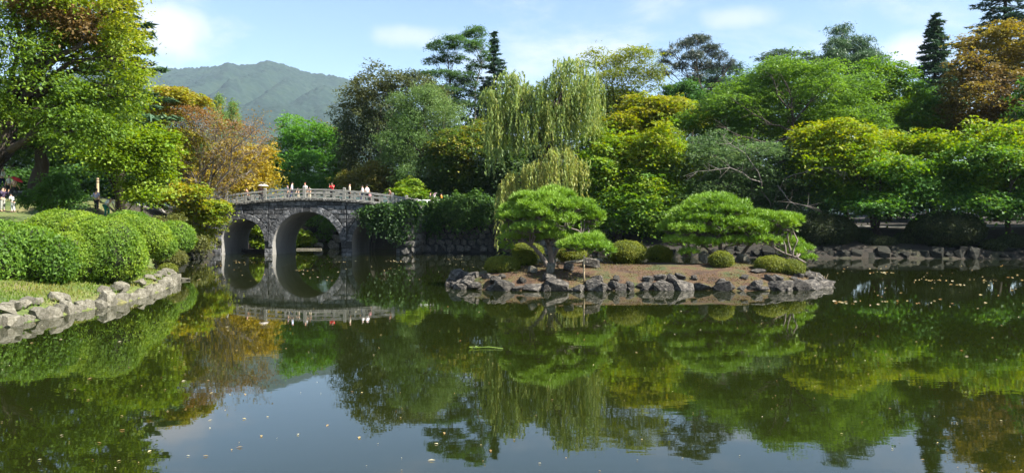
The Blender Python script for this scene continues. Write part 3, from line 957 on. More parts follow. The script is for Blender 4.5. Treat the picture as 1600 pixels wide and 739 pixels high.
def build_bridge():
    outl = [(BU0, -1.2)]
    for a in ARCHES: outl += arch_outline(*a)
    outl += [(BU1, -1.2)]
    top = [(u, zdeck(u)) for u in np.linspace(BU1, BU0, 24)]
    poly = outl + top
    n = len(poly)
    mb = MB()
    mb.add([(u, 0, z) for u, z in poly] + [(u, BV, z) for u, z in poly],
           [tuple(range(n)), tuple(range(n, 2 * n))[::-1]] + [(i, (i + 1) % n, n + (i + 1) % n, n + i) for i in range(n)])
    core = mb.mesh('masonry_core', M['joint'])
    core.materials.append(M['soffit'])
    for p in core.polygons:
        if abs(p.normal.y) < 0.3 and p.center.z < 4.45 and BU0 + 0.2 < p.center.x < BU1 - 0.2: p.material_index = 1
    link('masonry_core', core, bridge)
    r = rng(21)
    cnt = 0

    def stone(name, poly2, dep):
        """A block standing proud of the joints: face polygon (u, z), chamfered towards the front."""
        P = np.array(poly2); c = P.mean(0)
        sh = np.maximum(np.abs(P - c) - 0.025, 0.0) * np.sign(P - c) + c
        tilt = r.normal(size=2) * 0.02
        k = len(P)
        fr = [(sh[i, 0], -dep - float((sh[i] - c) @ tilt), sh[i, 1]) for i in range(k)]
        md = [(P[i, 0], -dep + 0.035, P[i, 1]) for i in range(k)]
        bk = [(P[i, 0], 0.03, P[i, 1]) for i in range(k)]
        m2 = MB()
        m2.add(fr + md + bk, [tuple(range(k))] + [(j * k + i, j * k + (i + 1) % k, (j + 1) * k + (i + 1) % k, (j + 1) * k + i) for j in (0, 1) for i in range(k)])
        m2.build(name, M['block'], bridge)

    g = 0.018
    # the arch rings
    for (c, rad, zs) in ARCHES:
        nv = 17 if rad > 3 else 11
        R2 = rad + (RING + 0.12 if rad > 3 else RING)
        for i in range(nv):
            t0, t1 = math.pi * i / nv, math.pi * (i + 1) / nv
            e = g / R2
            ts = np.linspace(t0 + e, t1 - e, 3)
            # keep neighbouring rings apart where they would meet over a pier
            pl = [(c + (rad + 0.002) * math.cos(t), zs + (rad + 0.002) * math.sin(t)) for t in ts] + [(c + R2 * math.cos(t), zs + R2 * math.sin(t)) for t in ts[::-1]]
            pl = [(min(max(u, c - limL(c)), c + limR(c)), z) for u, z in pl]
            stone('voussoir', pl, 0.075 + r.uniform(0, 0.025))
    # courses of squared blocks, cut to the arch rings and the deck line
    def ringtop(u, z0):
        lo = z0
        for (c, rad, zs) in ARCHES:
            R2 = rad + (RING + 0.12 if rad > 3 else RING)
            a, b = c - min(limL(c), R2), c + min(limR(c), R2)
            if a < u < b:
                lo = max(lo, zs + math.sqrt(max(R2 * R2 - (u - c) ** 2, 0)))
        return lo
    z = -0.25; row = 0
    while z < 5.5:
        h = r.uniform(0.38, 0.5)
        u = BU0 + r.uniform(0.1, 0.7)
        u_prev = BU0
        while u_prev < BU1 - 0.05:
            w = r.uniform(0.6, 1.25)
            ue = min(u_prev + w, BU1)
            if BU1 - ue < 0.3: ue = BU1
            # split the run at the edges of openings below the springing
            cuts = [u_prev]
            for (c, rad, zs) in ARCHES:
                R2 = rad + (RING + 0.12 if rad > 3 else RING)
                for e in ((c - rad, c + rad) if z < zs else (c - min(limL(c), R2), c + min(limR(c), R2))):
                    if u_prev + 0.02 < e < ue - 0.02: cuts.append(e)
            cuts.append(ue); cuts.sort()
            for a, b in zip(cuts[:-1], cuts[1:]):
                mid = (a + b) / 2
                if any(abs(mid - c) < rad and z < zs + math.sqrt(max(rad * rad - (mid - c) ** 2, 0)) - 0.3 for c, rad, zs in ARCHES): continue
                if b - a < 0.12: continue
                us = np.linspace(a + g, b - g, 4)
                lo = [max(z, ringtop(x, z) if z + h > min(zs for _, _, zs in ARCHES) else z) + g for x in us]
                hi = [min(z + h, zdeck(x) - 0.02) - g for x in us]
                ok = [i for i in range(4) if hi[i] - lo[i] > 0.05]
                if len(ok) < 2: continue
                us = [us[i] for i in ok]; lo = [lo[i] for i in ok]; hi = [hi[i] for i in ok]
                flat_lo = max(lo) - min(lo) < 0.01; flat_hi = max(hi) - min(hi) < 0.01
                pl = ([(us[0], lo[0]), (us[-1], lo[-1])] if flat_lo else list(zip(us, lo))) + ([(us[-1], hi[-1]), (us[0], hi[0])] if flat_hi else list(zip(us, hi))[::-1])
                stone('stone', pl, 0.05 + r.uniform(0, 0.05)); cnt += 1
            u_prev = ue
        z += h; row += 1
    print('bridge stones', cnt)
    # cornice slabs and deck
    us = np.linspace(BU0, BU1, 19)
    for a, b in zip(us[:-1], us[1:]):
        m2 = MB(); q = 0.006
        za, zb = zdeck(a), zdeck(b)
        x0, x1 = a + q, b - q
        prof = [(-0.22, 0.003), (-0.28, 0.06), (-0.28, 0.2), (-0.24, 0.27), (0.35, 0.27), (0.35, 0.003)]
        m2.add([(x0, y, za + w) for y, w in prof] + [(x1, y, zb + w) for y, w in prof],
               [tuple(range(6)), tuple(range(6, 12))[::-1]] + [(i, (i + 1) % 6, 6 + (i + 1) % 6, 6 + i) for i in range(6)])
        m2.build('cornice_slab', M['cornice'], bridge)
    m2 = MB(); uu = np.linspace(BU0, BU1, 25)
    vs = [(u, y, zdeck(u) + 0.2 if top else zdeck(u) + 0.004) for top in (0, 1) for u in uu for y in (0.36, BV)]
    fs = []
    for i in range(24):
        a = 2 * i; fs += [(a, a + 1, a + 3, a + 2), (50 + a, 50 + a + 2, 50 + a + 3, 50 + a + 1), (a, a + 2, 52 + a, 50 + a), (a + 1, 51 + a, 53 + a, a + 3)]
    m2.add(vs, fs); m2.build('deck', M['path'], bridge)
    # railings on both sides
    posts = [-10.6, -8.45, -4.35, -0.2, 3.95, 8.95, 10.1]
    post_me = MB(); post_me.cbox(-0.15, 0.15, -0.15, 0.15, 0, 0.98, 0.02); post_me.cbox(-0.12, 0.12, -0.12, 0.12, 0.982, 1.2, 0.05)
    post_me = post_me.mesh('railing_post', M['rail'])
    bal_me = MB(); bal_me.cbox(-0.1, 0.1, -0.07, 0.07, 0.1, 0.79, 0.015); bal_me = bal_me.mesh('baluster', M['rail'])
    for y in (-0.05, BV - 0.25):
        for i, u in enumerate(posts):
            o = link('railing_post', post_me, bridge, (u, y, zdeck(u) + 0.268))
            if i in (0, 6): o.scale = (0.9, 0.9, 0.86)
        for a, b in zip(posts[:-1], posts[1:]):
            a, b = a + 0.15, b - 0.15
            for nm, z0, z1, t in (('top_rail', 0.79, 0.95, 0.1), ('middle_rail', 0.42, 0.56, 0.065), ('bottom_rail', 0.003, 0.1, 0.1)):
                m3 = MB(); n4 = 4
                U = np.linspace(a, b, n4)
                vv = []
                for u in U:
                    zz = zdeck(u) + 0.27
                    vv += [(u, y - t, zz + z0), (u, y + t, zz + z0), (u, y + t, zz + z1 - 0.02), (u, y + t - 0.02, zz + z1), (u, y - t + 0.02, zz + z1), (u, y - t, zz + z1 - 0.02)]
                ff = [tuple(range(6)), tuple(range(6 * (n4 - 1), 6 * n4))[::-1]]
                for i in range(n4 - 1):
                    ff += [(6 * i + j, 6 * i + (j + 1) % 6, 6 * i + 6 + (j + 1) % 6, 6 * i + 6 + j) for j in range(6)]
                m3.add(vv, ff); m3.build(nm, M['rail'], bridge)
            n = max(1, int((b - a) / 1.02))
            for k in range(n):
                u = a + (b - a) * (k + 1) / (n + 1)
                link('baluster', bal_me, bridge, (u, y, zdeck(u) + 0.27))


def limL(c):
    return {-6.75: 2.83, 0.0: 4.02, 7.0: 2.83}[c]
def limR(c):
    return {-6.75: 2.71, 0.0: 4.12, 7.0: 2.83}[c]


build_bridge()


def bw(u, v, z):
    a = R(-5)
    return np.array((-20.95 + u * math.cos(a) - v * math.sin(a), 79 + u * math.sin(a) + v * math.cos(a), z))


# retaining wall of rubble to the right of the bridge
wall_root = empty('retaining_wall', (-6, 85.3, 0), 'dark rubble stone retaining wall rising from the water right of the bridge', 'wall')
def build_wall():
    r = rng(31)
    pts = np.array([(-11.3, 77.85), (-10.15, 77.75), (-9.75, 84.4), (-8, 84.9), (-1.2, 83.9), (1.3, 79.2), (4.5, 76.9)])
    mb = MB()
    for (a, b) in zip(pts[:-1], pts[1:]):
        d = (b - a) / np.linalg.norm(b - a); nn = np.array((-d[1], d[0]))
        q = [a, b, b + nn * 0.8, a + nn * 0.8]
        z1 = 4.9
        mb.add([(p[0] + 6, p[1] - 85.3, -1.2) for p in q] + [(p[0] + 6, p[1] - 85.3, z1) for p in q], [(0, 3, 2, 1), (4, 5, 6, 7), (0, 1, 5, 4), (1, 2, 6, 5), (2, 3, 7, 6), (3, 0, 4, 7)])
    mb.build('backing', M['joint'], wall_root)
    total = along(pts, 0)[2]
    z = 0.1; row = 0
    while z < 4.9:
        h = r.uniform(0.6, 0.8)
        s = r.uniform(0, 0.5)
        while s < total:
            w = r.uniform(0.65, 1.15)
            p, d, _ = along(pts, s + w / 2)
            put(RUBBLE[r.integers(10)], 'stone', (p[0] + 6 + r.uniform(-.05, .05), p[1] - 85.3 + r.uniform(-.08, .08), z + h / 2), (w * 0.54, 0.32, h * 0.56), (r.uniform(-.12, .12), r.uniform(-.3, .3), math.atan2(d[1], d[0])), wall_root)
            s += w
        z += h * 0.96; row += 1
build_wall()

# white pipe rail on top of the wall
def build_pipe_rail():
    root = empty('guard_rail', (-9, 84.6, 5.1), 'white painted pipe guard rail on the wall top right of the bridge', 'guard rail')
    a, b = PX(646, 313, 85.5), PX(702, 313, 85.5)
    o = np.array((-9, 84.6, 5.1))
    a, b = a - o, b - o
    mb = MB(); mb.tube([a + (0, 0, -1.0), a + (0.02, 0, -0.15), a + (0.16, 0, 0), b], 0.06, 8); mb.build('top_pipe', M['white_metal'], root, True)
    pm = MB(); pm.tube([(0, 0, -1.0), (0, 0, -0.055)], 0.045, 8); pm = pm.mesh('upright', M['white_metal'], True)
    for t in (0.38, 0.56, 0.76, 1.0): link('upright', pm, root, tuple(a + (b - a) * t))
build_pipe_rail()

# punt under the left arch, pale slab behind the middle arch
def build_punt():
    p = bw(-6.2, 3.4, 0)
    root = empty('punt', p, 'low dark wooden punt moored under the left arch', 'boat', rz=R(-4))
    mb = MB()
    secs = [(-2.1, 0.35, 0.3), (-1.5, 0.55, 0.08), (0, 0.6, 0.04), (1.4, 0.55, 0.08), (2.1, 0.38, 0.38)]
    v = []
    for x, w, zb in secs:
        v += [(x, -w, 0.42 + (0.1 if abs(x) > 2 else 0)), (x, -w * 0.85, zb - 0.1), (x, w * 0.85, zb - 0.1), (x, w, 0.42 + (0.1 if abs(x) > 2 else 0)), (x * 0.97, w - 0.05, 0.41), (x * 0.97, w * 0.8, zb + 0.0), (x * 0.97, -w * 0.8, zb + 0.0), (x * 0.97, -w + 0.05, 0.41)]
    f = [tuple(range(8)), tuple(range(32, 40))]
    for i in range(4):
        f += [(8 * i + j, 8 * i + (j + 1) % 8, 8 * i + 8 + (j + 1) % 8, 8 * i + 8 + j) for j in range(8)]
    mb.add(v, f); mb.build('hull', M['boatwood'], root)
    for x in (-1.0, 0.9):
        m2 = MB(); m2.cbox(x - 0.15, x + 0.15, -0.5, 0.5, 0.3, 0.34, 0.01); m2.build('thwart', M['boatwood'], root)
build_punt()
p = PX(483, 384, 95)
sl = MB(); sl.cbox(-1.5, 1.5, -0.4, 0.4, -0.5, 0.06, 0.03)
o = sl.build('stone_slab', M['edge']); o.location = (p[0], 95, 0.1); o.rotation_euler.z = 0.08
tag(o, 'pale flat slab just above the water behind the middle arch', 'stone slab')

# ------------------------------------------------------------------ clipped bushes
def bush(name, label, lobes, r, n, leaf, pal, k=7, cr=0.16, asp=0.5, group=None, cat='bush', base=None, sub=0, core=0.86, spread=0.7, upw=0.25, rough=0.0, zcut=None, trunk=True):
    c0 = np.mean([l[0] for l in lobes], axis=0)
    b = np.array(base if base is not None else (c0[0], c0[1], min(l[0][2] - l[1][2] for l in lobes)))
    root = empty(name, b, label, cat, group)
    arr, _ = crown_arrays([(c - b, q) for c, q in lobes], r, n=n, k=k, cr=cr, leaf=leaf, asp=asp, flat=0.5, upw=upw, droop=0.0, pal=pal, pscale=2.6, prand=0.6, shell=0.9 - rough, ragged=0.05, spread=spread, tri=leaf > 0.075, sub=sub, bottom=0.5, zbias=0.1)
    link('foliage', crown_mesh([arr], M['leaf'], 'foliage'), root)
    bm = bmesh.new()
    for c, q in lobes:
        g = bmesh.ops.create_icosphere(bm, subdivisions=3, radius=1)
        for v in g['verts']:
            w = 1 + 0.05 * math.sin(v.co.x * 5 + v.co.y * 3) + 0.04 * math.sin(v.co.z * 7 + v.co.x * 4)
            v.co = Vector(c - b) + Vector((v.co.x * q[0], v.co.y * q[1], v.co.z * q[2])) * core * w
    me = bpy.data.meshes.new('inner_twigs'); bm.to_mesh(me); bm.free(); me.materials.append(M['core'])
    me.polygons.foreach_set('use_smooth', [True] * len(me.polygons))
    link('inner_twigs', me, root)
    mb = MB()
    for k2 in range(5):
        a = 6.28 * k2 / 5
        q = lobes[0][1]; c = lobes[0][0] - b
        mb.tube([(c[0] + 0.1 * math.cos(a) * q[0], c[1] + 0.1 * math.sin(a) * q[0], -0.25), (c[0] + 0.35 * math.cos(a) * q[0], c[1] + 0.35 * math.sin(a) * q[1], c[2])], [0.05, 0.02], 5)
    mb.build('stems', M['bark'], root)
    return root


def dome(px, py, rx, ry, Y, dep=0.95):
    return (PX(px, py, Y), np.array((rx, rx * dep, ry)) * Y / F)


BOX = [(0.055, 0.075, 0.014), (0.1, 0.12, 0.018), (0.15, 0.155, 0.024)]
r = rng(41)
for lab, lb, n in (
    ('low dome bush nearest the left tip of the island', [dome(785, 415, 28, 15, 38.0)], 1500),
    ('small dome bush behind the leftmost dome on the island', [dome(820, 405, 19, 15, 39.6)], 900),
    ('ragged rounded bush half hidden under the left side of the narrow pine', [dome(824, 392, 26, 13, 42.0)], 900),
    ('dome bush right behind the trunk of the narrow pine', [dome(893, 398, 24, 13, 41.5)], 900),
    ('largest yellow green dome bush in the middle of the island', [dome(980, 395, 33, 19, 40.5)], 2000),
    ('round bush just right of the largest dome on the island', [dome(1030, 398, 21, 14, 41.5)], 1000),
    ('squarish clipped bush standing below the wide pine', [(PX(1127, 407, 38.6), np.array((18.5, 17, 14)) * 38.6 / F)], 900),
    ('low spreading bush at the right tip of the island', [dome(1205, 415, 26, 15, 38.2), dome(1235, 419, 22, 13, 38.0)], 1700),
):
    b = bush('clipped_bush', lab, lb, r, int(n * 1.5), 0.07, BOX, group='clipped bushes on the island', cr=0.13, k=9, core=0.86)

# left bank: a long sunlit hedge mass of several mounds
HEDGE = [(0.05, 0.1, 0.012), (0.1, 0.165, 0.018), (0.155, 0.21, 0.022)]
DARKH = [(0.036, 0.08, 0.012), (0.075, 0.14, 0.016), (0.115, 0.18, 0.02)]
bush('azalea_mound', 'big smooth rounded azalea mound at the corner of the grassy left bank', [dome(165, 392, 62, 54, 32.0, 0.9), dome(118, 402, 50, 42, 31.2, 0.8), dome(194, 404, 36, 38, 33.0, 0.8), dome(140, 372, 52, 38, 34.0, 0.9), dome(92, 366, 52, 40, 34.6, 0.9), dome(98, 404, 44, 42, 30.6, 0.8)], rng(51), 12500, 0.085, HEDGE, k=9, cr=0.15, rough=0.08, group='mounds on the left bank')
bush('azalea_mound', 'yellow green topped mound behind the big rounded one below the bending visitors', [dome(120, 361, 48, 32, 39.5, 0.9), dome(74, 366, 40, 28, 39, 0.9), dome(172, 378, 38, 26, 40, 0.9), dome(40, 374, 34, 24, 39, 0.9)], rng(52), 8000, 0.1, [HEDGE[1], HEDGE[2], (0.17, 0.2, 0.025)], k=9, cr=0.16, rough=0.06, group='mounds on the left bank')
bush('azalea_mound', 'loose dark leafed mound spilling over the grass at the left edge', [dome(40, 402, 62, 52, 30.0, 0.9), dome(-10, 410, 62, 54, 29.0, 0.8), dome(75, 408, 44, 42, 29.5, 0.8), dome(5, 380, 40, 34, 32, 0.8), dome(-90, 400, 70, 62, 29.0, 0.9)], rng(53), 12500, 0.12, DARKH, k=8, cr=0.22, rough=0.2, spread=0.8, group='mounds on the left bank')
bush('azalea_mound', 'rounded mound between the big mound and the small end bush', [dome(226, 370, 40, 32, 42.0, 0.9), dome(198, 362, 36, 28, 43.0, 0.9), dome(250, 384, 26, 22, 43.0, 0.9)], rng(54), 5600, 0.1, HEDGE, k=9, cr=0.17, group='mounds on the left bank')
bush('azalea_mound', 'dark green mound right below the three bending visitors', [dome(200, 354, 40, 24, 48.0, 0.9)], rng(55), 3800, 0.12, DARKH, k=9, cr=0.2, group='mounds on the left bank', rough=0.1)
bush('azalea_mound', 'small brownish mound above the end of the stone edging', [dome(268, 404, 24, 15, 46.0, 0.9)], rng(56), 1600, 0.09, [(0.05, 0.06, 0.014), (0.1, 0.1, 0.02)], k=9, cr=0.15, group='mounds on the left bank')
bush('azalea_mound', 'tiny round mound on the tip of the left bank', [dome(262, 421, 14, 9, 42.8, 0.9)], rng(57), 900, 0.07, BOX, k=8, cr=0.12, group='mounds on the left bank')
bush('azalea_mound', 'dark mound between the stone edging and the bridge foot', [dome(272, 372, 34, 28, 56.0, 0.9)], rng(58), 2600, 0.12, DARKH, k=9, cr=0.2, rough=0.2, group='mounds on the left bank')

# right bank: two big mounds in shade and a low one by the path
SHADE = [(0.012, 0.02, 0.007), (0.024, 0.034, 0.011), (0.04, 0.048, 0.017)]  # leaf colours darkened, with the shade of this bank painted in
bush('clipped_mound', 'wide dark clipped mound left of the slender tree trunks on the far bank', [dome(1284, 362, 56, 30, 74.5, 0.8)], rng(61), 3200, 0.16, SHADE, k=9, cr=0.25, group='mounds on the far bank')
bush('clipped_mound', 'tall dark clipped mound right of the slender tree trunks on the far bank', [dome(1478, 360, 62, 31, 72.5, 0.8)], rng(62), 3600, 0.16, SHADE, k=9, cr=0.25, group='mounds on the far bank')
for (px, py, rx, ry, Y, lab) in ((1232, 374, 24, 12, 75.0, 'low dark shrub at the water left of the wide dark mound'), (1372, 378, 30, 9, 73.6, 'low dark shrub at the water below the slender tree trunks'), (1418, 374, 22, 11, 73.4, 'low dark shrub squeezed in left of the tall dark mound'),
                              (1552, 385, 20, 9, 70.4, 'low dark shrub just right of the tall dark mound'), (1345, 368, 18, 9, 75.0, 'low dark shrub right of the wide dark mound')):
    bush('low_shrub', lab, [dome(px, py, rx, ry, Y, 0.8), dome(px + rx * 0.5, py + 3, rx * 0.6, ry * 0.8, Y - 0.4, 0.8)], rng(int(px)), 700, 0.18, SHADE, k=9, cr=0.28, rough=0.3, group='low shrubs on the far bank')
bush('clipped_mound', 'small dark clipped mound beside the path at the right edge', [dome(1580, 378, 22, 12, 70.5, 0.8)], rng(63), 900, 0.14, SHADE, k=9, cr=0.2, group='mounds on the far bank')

# ------------------------------------------------------------------ island pines
def island_pine(label, Y, pads, trunks, n, seed, group=None, domes=()):
    r = rng(seed)
    root = empty('niwaki_pine', (0, 0, 0), label, 'pine tree', group)
    base = None
    lobes = []
    pads = [tuple(p) for p in pads]
    for (cx, py0, drx, top, num) in domes:          # clipped pads all over the rounded outside of the crown
        for k in range(num):
            a, b = r.uniform(-0.95, 0.95), r.uniform(-0.95, 0.6)
            if a * a + b * b > 0.86: continue
            hgt = math.sqrt(1 - (a * a + b * b) * 0.97)
            pads.append((cx + a * drx, py0 - (py0 - top) * hgt, drx * r.uniform(0.2, 0.34), drx * r.uniform(0.12, 0.18), b * drx * Y / F * 0.8))
    for i, pd in enumerate(pads):
        px, py, rx, ry = pd[:4]
        dY = pd[4] if len(pd) > 4 else r.uniform(-1.3, 1.1)
        lobes.append((PX(px, py, Y + dY), np.array((rx * 1.05, rx * 0.95, ry)) * Y / F))
    mb = MB()
    tops = []
    for path, rad in trunks:
        pts = []
        for j, s in enumerate(path):
            p = PX(s[0], s[1], Y + (s[2] if len(s) > 2 else 0))
            if j == 0: p[2] = zi1(p[0], p[1]) - 0.1
            pts.append(p)
        if base is None: base = pts[0].copy(); base[2] += 0.1
        # smooth the bends
        q = [pts[0]]
        for a, b in zip(pts[:-1], pts[1:]): q += [a * 0.67 + b * 0.33 + r.normal(size=3) * 0.02, a * 0.33 + b * 0.67 + r.normal(size=3) * 0.02]
        q.append(pts[-1])
        rr = [rad * (1.25 if i == 0 else 1) * (1 - 0.75 * i / (len(q) - 1)) for i in range(len(q))]
        mb.tube(q, rr, 9); tops.append(q)
    allp = np.array([p for q in tops for p in q[2:]])
    for c, q in lobes:
        d = np.linalg.norm(allp - (c - np.array((0, 0, 0.35))), axis=1)
        s = allp[np.argmin(d)]
        m = (s + c) / 2 + r.normal(size=3) * 0.15 + np.array((0, 0, -0.05))
        e = c - np.array((0, 0, q[2] * 0.6))
        mb.tube([s, s * 0.6 + m * 0.4 + r.normal(size=3) * 0.05, m, m * 0.4 + e * 0.6 + r.normal(size=3) * 0.06, e], [0.06, 0.05, 0.042, 0.035, 0.02], 6, cap=False)
        for _ in range(11):
            a = r.uniform(0, 6.28); k = r.uniform(0.55, 0.95)
            t = c + np.array((math.cos(a) * q[0] * k, math.sin(a) * q[1] * k, -q[2] * r.uniform(-0.1, 0.6)))
            h = (e + t) / 2 + r.normal(size=3) * 0.07
            mb.tube([e, h, t], [0.028, 0.02, 0.01], 4, cap=False)
    off = base
    sub = []
    for c, q in lobes:
        sub.append((c, q))
        for _ in range(4):
            a = r.uniform(0, 6.28); k = r.uniform(0.5, 0.9)
            sub.append((c + np.array((math.cos(a) * q[0] * k, math.sin(a) * q[1] * k, r.uniform(-0.25, 0.35) * q[2])), q * np.array((0.45, 0.45, 0.6))))
    V, Fc, Cc = tufts(sub, r, n, 10, 0.23, 0.042, upper=-0.1, pal=[(0.07, 0.14, 0.016), (0.115, 0.2, 0.022), (0.16, 0.24, 0.035)], cone=0.8, up=0.6, shell=0.6)
    root.location = tuple(off)
    TOTAL[0] += len(Fc)
    link('needles', np_mesh('needles', V - off, [Fc], M['needle'], cols=Cc), root)
    mb.v = [tuple(np.array(v) - off) for v in mb.v]
    mb.build('trunk', M['pinebark'], root, True)
    return root


island_pine('narrow umbrella shaped garden pine with two trunks on the left half of the island', 38.5,
            [(858, 316, 30, 9), (835, 326, 26, 9), (885, 325, 28, 9), (812, 340, 22, 8), (850, 341, 34, 9), (893, 341, 30, 9), (805, 357, 20, 8), (835, 358, 32, 9), (875, 357, 32, 9), (912, 355, 22, 10),
             (798, 373, 16, 8), (825, 372, 26, 8), (868, 371, 26, 7), (905, 370, 24, 9), (928, 372, 16, 9), (792, 388, 10, 8), (905, 384, 24, 9, -2.2), (930, 387, 22, 10, -2.3), (948, 394, 12, 8, -2.2), (888, 388, 14, 7, -2.1), (915, 376, 24, 8, -2.0)],
            [([(864, 418), (861, 398), (856, 380), (853, 360, 0.2), (856, 335), (860, 318)], 0.17), ([(857, 420, -0.3), (848, 404, -0.4), (838, 388, -0.5), (826, 380, -0.4), (812, 374, -0.2), (798, 376)], 0.13), ([(857, 384), (878, 374, 0.3), (898, 376, -0.2), (925, 382, -1.8)], 0.09)], 10500, 71, domes=[(858, 378, 74, 304, 36)])
island_pine('wide spreading garden pine on the right half of the island', 41.0,
            [(1112, 323, 30, 9), (1090, 333, 24, 8), (1138, 331, 28, 9), (1070, 346, 24, 9), (1108, 344, 32, 9), (1150, 343, 28, 8), (1182, 340, 24, 9), (1205, 346, 20, 9), (1058, 362, 20, 9), (1095, 362, 30, 9),
             (1140, 362, 26, 8), (1180, 360, 28, 9), (1216, 362, 20, 9), (1062, 378, 22, 8), (1100, 381, 22, 7), (1150, 378, 22, 7), (1195, 377, 24, 8), (1228, 380, 24, 9), (1250, 391, 20, 9), (1076, 396, 14, 7), (1262, 405, 12, 7), (1236, 396, 18, 7)],
            [([(1126, 404), (1126, 388), (1122, 368), (1114, 348), (1112, 326)], 0.14), ([(1126, 392), (1105, 384, -0.4), (1085, 378, -0.5), (1066, 376, -0.3)], 0.08), ([(1150, 405, 0.6), (1165, 385, 0.5), (1185, 372, -0.4), (1200, 380, -0.9), (1220, 394, -1.2), (1245, 402, -1.0)], 0.11)], 13500, 72, domes=[(1118, 392, 78, 314, 36), (1200, 394, 64, 336, 24)])
# wooden prop under the right limb of the narrow pine
pp = PX(913, 442, 35.9)
mb = MB(); mb.tube([(0, 0, -0.15), (-0.02, 0.02, 0.6), (0, 0.05, PX(913, 398, 36.2)[2] - zi1(pp[0], 35.9))], [0.045, 0.04, 0.035], 8)
o = mb.build('wooden_prop', M['wood'], None, True); o.location = (pp[0], 35.9, zi1(pp[0], 35.9))
tag(o, 'thin pale wooden prop holding up the low limb of the narrow pine', 'prop')

# ------------------------------------------------------------------ trees: far row
tree('broadleaf_tree', 'dense dark olive tree rising between the mountain and the tall layered trees', 102, 590,
     [([(590, 160, 42, 34), (556, 190, 34, 34), (622, 138, 32, 20), (650, 128, 28, 12), (545, 220, 22, 24), (592, 210, 46, 40), (565, 248, 38, 30), (680, 150, 26, 18)],
       kw(BROAD, n=2000, cr=0.8, leaf=0.27, pal=[DUSK, (0.05, 0.06, 0.022), OLIVE]))], 0.4, seed=1)
tree('elm_tree', 'soft pale green feathery tree behind the bridge, left of the willow', 95, 655,
     [([(660, 165, 36, 20), (632, 188, 30, 22), (690, 188, 32, 24), (640, 222, 36, 28), (690, 226, 36, 26), (618, 250, 26, 26), (655, 268, 34, 30), (668, 145, 24, 12)],
       kw(SOFT, n=2300, pal=[MID, (0.075, 0.125, 0.035), PALE]))], 0.35, seed=2)
tree('layered_tree', 'tall airy tree with flat layered boughs against the sky', 106, 707,
     [([(690, 72, 24, 6), (715, 66, 22, 6), (680, 95, 16, 5), (706, 92, 24, 6), (692, 116, 26, 6), (722, 118, 20, 6), (700, 142, 28, 7), (672, 132, 12, 5), (715, 165, 26, 9)],
       kw(PADS, n=950, pal=[DUSK, (0.04, 0.08, 0.025), MID], sub=4))], 0.28, seed=3, bark='bark', fork=0.8, lift=0.0, buttress=1.1)
tree('layered_tree', 'slender leaning tree with open tufted boughs right of the tall layered tree', 107, 728,
     [([(742, 54, 18, 7), (752, 72, 12, 8), (736, 76, 12, 6), (756, 95, 10, 10), (740, 108, 12, 8), (728, 135, 16, 9), (744, 150, 14, 10)],
       kw(PADS, n=520, pal=[DUSK, (0.04, 0.075, 0.025), MID], sub=4))], 0.22, seed=4, bark='greybark', fork=0.8, lift=0.0)
conifer('cedar_tree', 'sparse pointed blue green cedar just left of the willow top', 109, 772, 56, 215, 42, 5, [DUSK, BLUEG, (0.045, 0.075, 0.05)], tiers=22, per=8, leafn=34, gap=0.15, droop=0.08, width=0.45)
tree('broadleaf_tree', 'dark rounded tree with a yellow tinged top behind the stone wall', 94, 735,
     [([(722, 212, 36, 16), (700, 240, 34, 26), (742, 238, 40, 32), (762, 280, 36, 30), (715, 280, 44, 26), (690, 290, 24, 18), (765, 205, 26, 22)],
       kw(MAPLE, n=2300, pal=[DEEP, (0.035, 0.07, 0.016), (0.06, 0.1, 0.018), (0.15, 0.14, 0.02)], zbias=0.3))], 0.3, seed=6)
tree('maple_tree', 'bright green rounded tree behind the left half of the bridge', 112, 482,
     [([(482, 208, 36, 22), (452, 232, 36, 26), (512, 234, 32, 24), (472, 258, 46, 28), (440, 262, 26, 22), (520, 268, 26, 22), (495, 288, 40, 18)],
       kw(MAPLE, n=2300, pal=[(0.04, 0.1, 0.02), (0.06, 0.15, 0.02), (0.09, 0.18, 0.02)]))], 0.3, seed=7)
tree('broadleaf_tree', 'olive and rust tinged tree behind the right side of the bright green tree', 118, 532,
     [([(535, 232, 20, 18), (512, 208, 20, 12), (540, 262, 18, 20), (528, 285, 24, 16)],
       kw(MAPLE, n=900, pal=[OLIVE, (0.1, 0.11, 0.02), (0.17, 0.09, 0.025)]))], 0.2, seed=8)
tree('shrub_thicket', 'speckled olive shrub standing behind the right half of the bridge', 97, 580,
     [([(560, 280, 26, 16), (590, 270, 26, 16), (615, 282, 20, 16), (580, 292, 36, 14)],
       kw(BROAD, n=1300, cr=0.6, leaf=0.26, pal=[(0.04, 0.06, 0.014), (0.09, 0.1, 0.02), (0.15, 0.13, 0.03)], prand=0.9))], 0.08, seed=9, stems=3, spread=1.0, cat='shrub')
tree('shrub_thicket', 'small lime yellow shrub at the right end of the bridge railing', 90, 640,
     [([(640, 293, 17, 11), (630, 302, 14, 8), (652, 300, 14, 9)],
       kw(MAPLE, n=420, cr=0.5, leaf=0.22, pal=[FRESH, LIME, (0.16, 0.19, 0.02)]))], 0.06, seed=10, stems=3, spread=0.5, cat='shrub')
tree('ginkgo_tree', 'golden yellow tree behind the left end of the bridge railing', 92, 385,
     [([(385, 262, 36, 28), (352, 248, 34, 26), (410, 282, 18, 16), (370, 285, 40, 18), (400, 245, 22, 16)],
       kw(MAPLE, n=1700, pal=[(0.13, 0.12, 0.02), (0.2, 0.165, 0.018), (0.26, 0.185, 0.018)]))], 0.22, seed=11)
